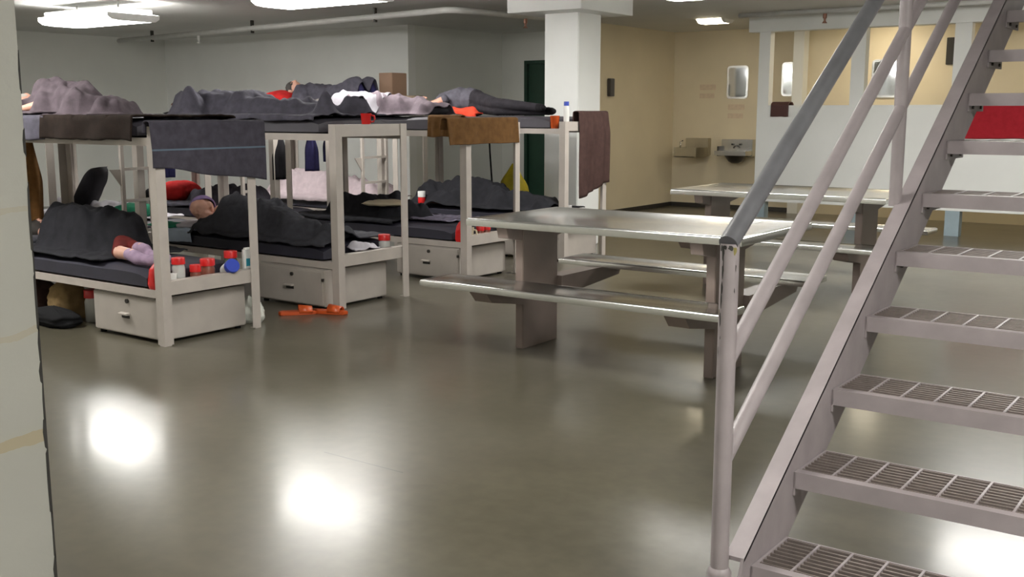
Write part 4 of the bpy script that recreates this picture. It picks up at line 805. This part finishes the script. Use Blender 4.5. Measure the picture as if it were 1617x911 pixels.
t = cup('white foam cup at the foot of the lower bunk beside the column', (XF-0.14, 8.52, ZLO), 0.045, 0.19, 'plastic_white')
jar('white bottle with blue cap on the upper end rail beside the column', (XF-0.085, 8.41, 1.318), 0.027, 0.185, 'plastic_white', 'plastic_blue', 0.035, name='bottle', rl=0.9)
cup('orange cup on the corner of the upper bunk beside the column', (XF-0.19, 8.375, ZU+0.005), 0.045, 0.115, 'plastic_orange')
tag(obj('hair_brush', B((-0.012, 0.012, -0.09, 0.09, 0, 0.02), (-0.02, 0.02, 0.02, 0.09, 0.02, 0.04)), 'rubber_black', bevel=0.004, loc=(XF-0.05, 8.86, 0.392)), 'black hair brush on the lower end rail beside the column', 'brush')
# things on the upper far bunk by the wall
tag(obj('cardboard_box', B((-0.10, 0.10, -0.12, 0.12, 0, 0.47)), 'cardboard', bevel=0.004, loc=(XBK-0.40, 9.02, ZU+MT+0.002)), 'brown cardboard box standing on the foot of the upper far bunk', 'box')
wb = thing('basket', 'brown wicker basket beside the cardboard box', 'basket', (XBK-0.12, 9.35, 0))
bm = bmesh.new(); lathe(bm, [(0.12, 0), (0.17, 0.10), (0.16, 0.20), (0.14, 0.20), (0.14, 0.04)], 20, (0, -0.12, ZU+MT+0.02)); obj('bowl', bm, 'wicker', wb, smooth='auto')
wb.location = (XBK-0.125, 9.09, 0.0)
# ------------------------------------------------------------------ bags, shoes and floor things
def sack(label, loc, w, d, h, m, name='bag', seed=0, group='bags around the bunks', rz=0.0, cr=1.0):
    bm = bmesh.new(); n, q = 30, 18; rows = []
    for j in range(q+1):
        t = j/q; s = (1 - 0.22*(2*t-0.6)**2) * (1 if t < 0.72 else max(0.12, 1 - ((t-0.72)/0.28)**1.5*0.85)) * (1 if t > 0.06 else 0.9); row = []
        for i in range(n):
            a = 2*math.pi*i/n; c_, s_ = math.cos(a), math.sin(a)
            k_ = 1 + cr*(0.17*noise.noise(Vector((c_*1.6+seed, s_*1.6, t*2.5))) + 0.13*noise.noise(Vector((c_*4+seed, s_*4, t*6+3))) + 0.08*abs(noise.noise(Vector((c_*8, s_*8+seed, t*10)))))
            row.append(bm.verts.new((w/2*s*k_*math.copysign(abs(c_)**0.7, c_), d/2*s*k_*math.copysign(abs(s_)**0.7, s_), max(0, h*t*(1 + 0.10*cr*noise.noise(Vector((c_*1.5, s_*1.5+seed, 5))))))))
        rows.append(row)
    for A, C in zip(rows, rows[1:]):
        for i in range(n): bm.faces.new((A[i], A[(i+1)%n], C[(i+1)%n], C[i]))
    bm.faces.new(rows[0][::-1]); bm.faces.new(rows[-1])
    ob = obj(name, bm, m, smooth=True, loc=loc); ob.rotation_euler = (0, 0, rz); return tag(ob, label, 'bag', group)
sack('crumpled khaki bag stored under the nearest bunk', (-6.74, 4.06, 0.0), 0.24, 0.24, 0.285, 'bag_khaki', seed=1)
sack('low black bag on the floor before the khaki bag', (-6.62, 3.86, 0.0), 0.50, 0.20, 0.12, 'rubber_black', seed=2)
sack('dark maroon bag under the nearest bunk left of the khaki bag', (-7.08, 4.05, 0.0), 0.22, 0.24, 0.26, 'wool_maroon', seed=3)
jar('grey jar with red lid under the nearest bunk beside the khaki bag', (-6.48, 4.08, 0.0), 0.055, 0.22, 'plastic_clear', 'plastic_red', 0.05, group='jars under the bunk')
sack('white plastic bag on the floor behind the far post of the nearest bunk', (-5.62, 4.70, 0.0), 0.20, 0.16, 0.17, 'bag_white', seed=4)
sack('olive cloth bag under the nearest bunk beside the white plastic bag', (-5.95, 4.68, 0.0), 0.22, 0.16, 0.22, 'cloth_olive', seed=5)
sack('bright yellow bag on the lower bunk beside the green door', (-6.70, 9.25, 0.0), 0.36, 0.24, 0.86, 'bag_yellow', seed=6)
sack(*RB1, name='plastic_bag', seed=20); sack(*RB2, name='plastic_bag', seed=21)
def sandal(label, loc, rz):
    t = thing('sandal', label, 'sandal', loc, rz, 'orange sandals')
    pts = [(0.0, -0.035), (0.06, -0.042), (0.16, -0.045), (0.235, -0.035), (0.262, 0.0), (0.24, 0.032), (0.16, 0.042), (0.06, 0.038), (0.0, 0.034), (-0.02, 0.0)]
    bm = bmesh.new(); prism(bm, pts, 'z', 0, 0.025); obj('sole', bm, 'plastic_orange', t, bevel=0.004)
    bm = bmesh.new(); A = []
    for x in (0.12, 0.215):
        A.append([bm.verts.new((x, 0.047*math.cos(a), 0.015 + (0.055 if x < 0.2 else 0.04)*math.sin(a))) for a in [math.pi*k/10 for k in range(11)]])
    for k in range(10): bm.faces.new((A[0][k], A[0][k+1], A[1][k+1], A[1][k]))
    s = obj('strap', bm, 'plastic_orange', t, smooth=True); md = s.modifiers.new('thickness', 'SOLIDIFY'); md.thickness = 0.006
sandal('orange sandal on the floor beside the bunk post', (-5.50, 5.18, 0), 0.35)
sandal('orange sandal lying beside its mate on the floor', (-5.62, 4.98, 0), 0.9)
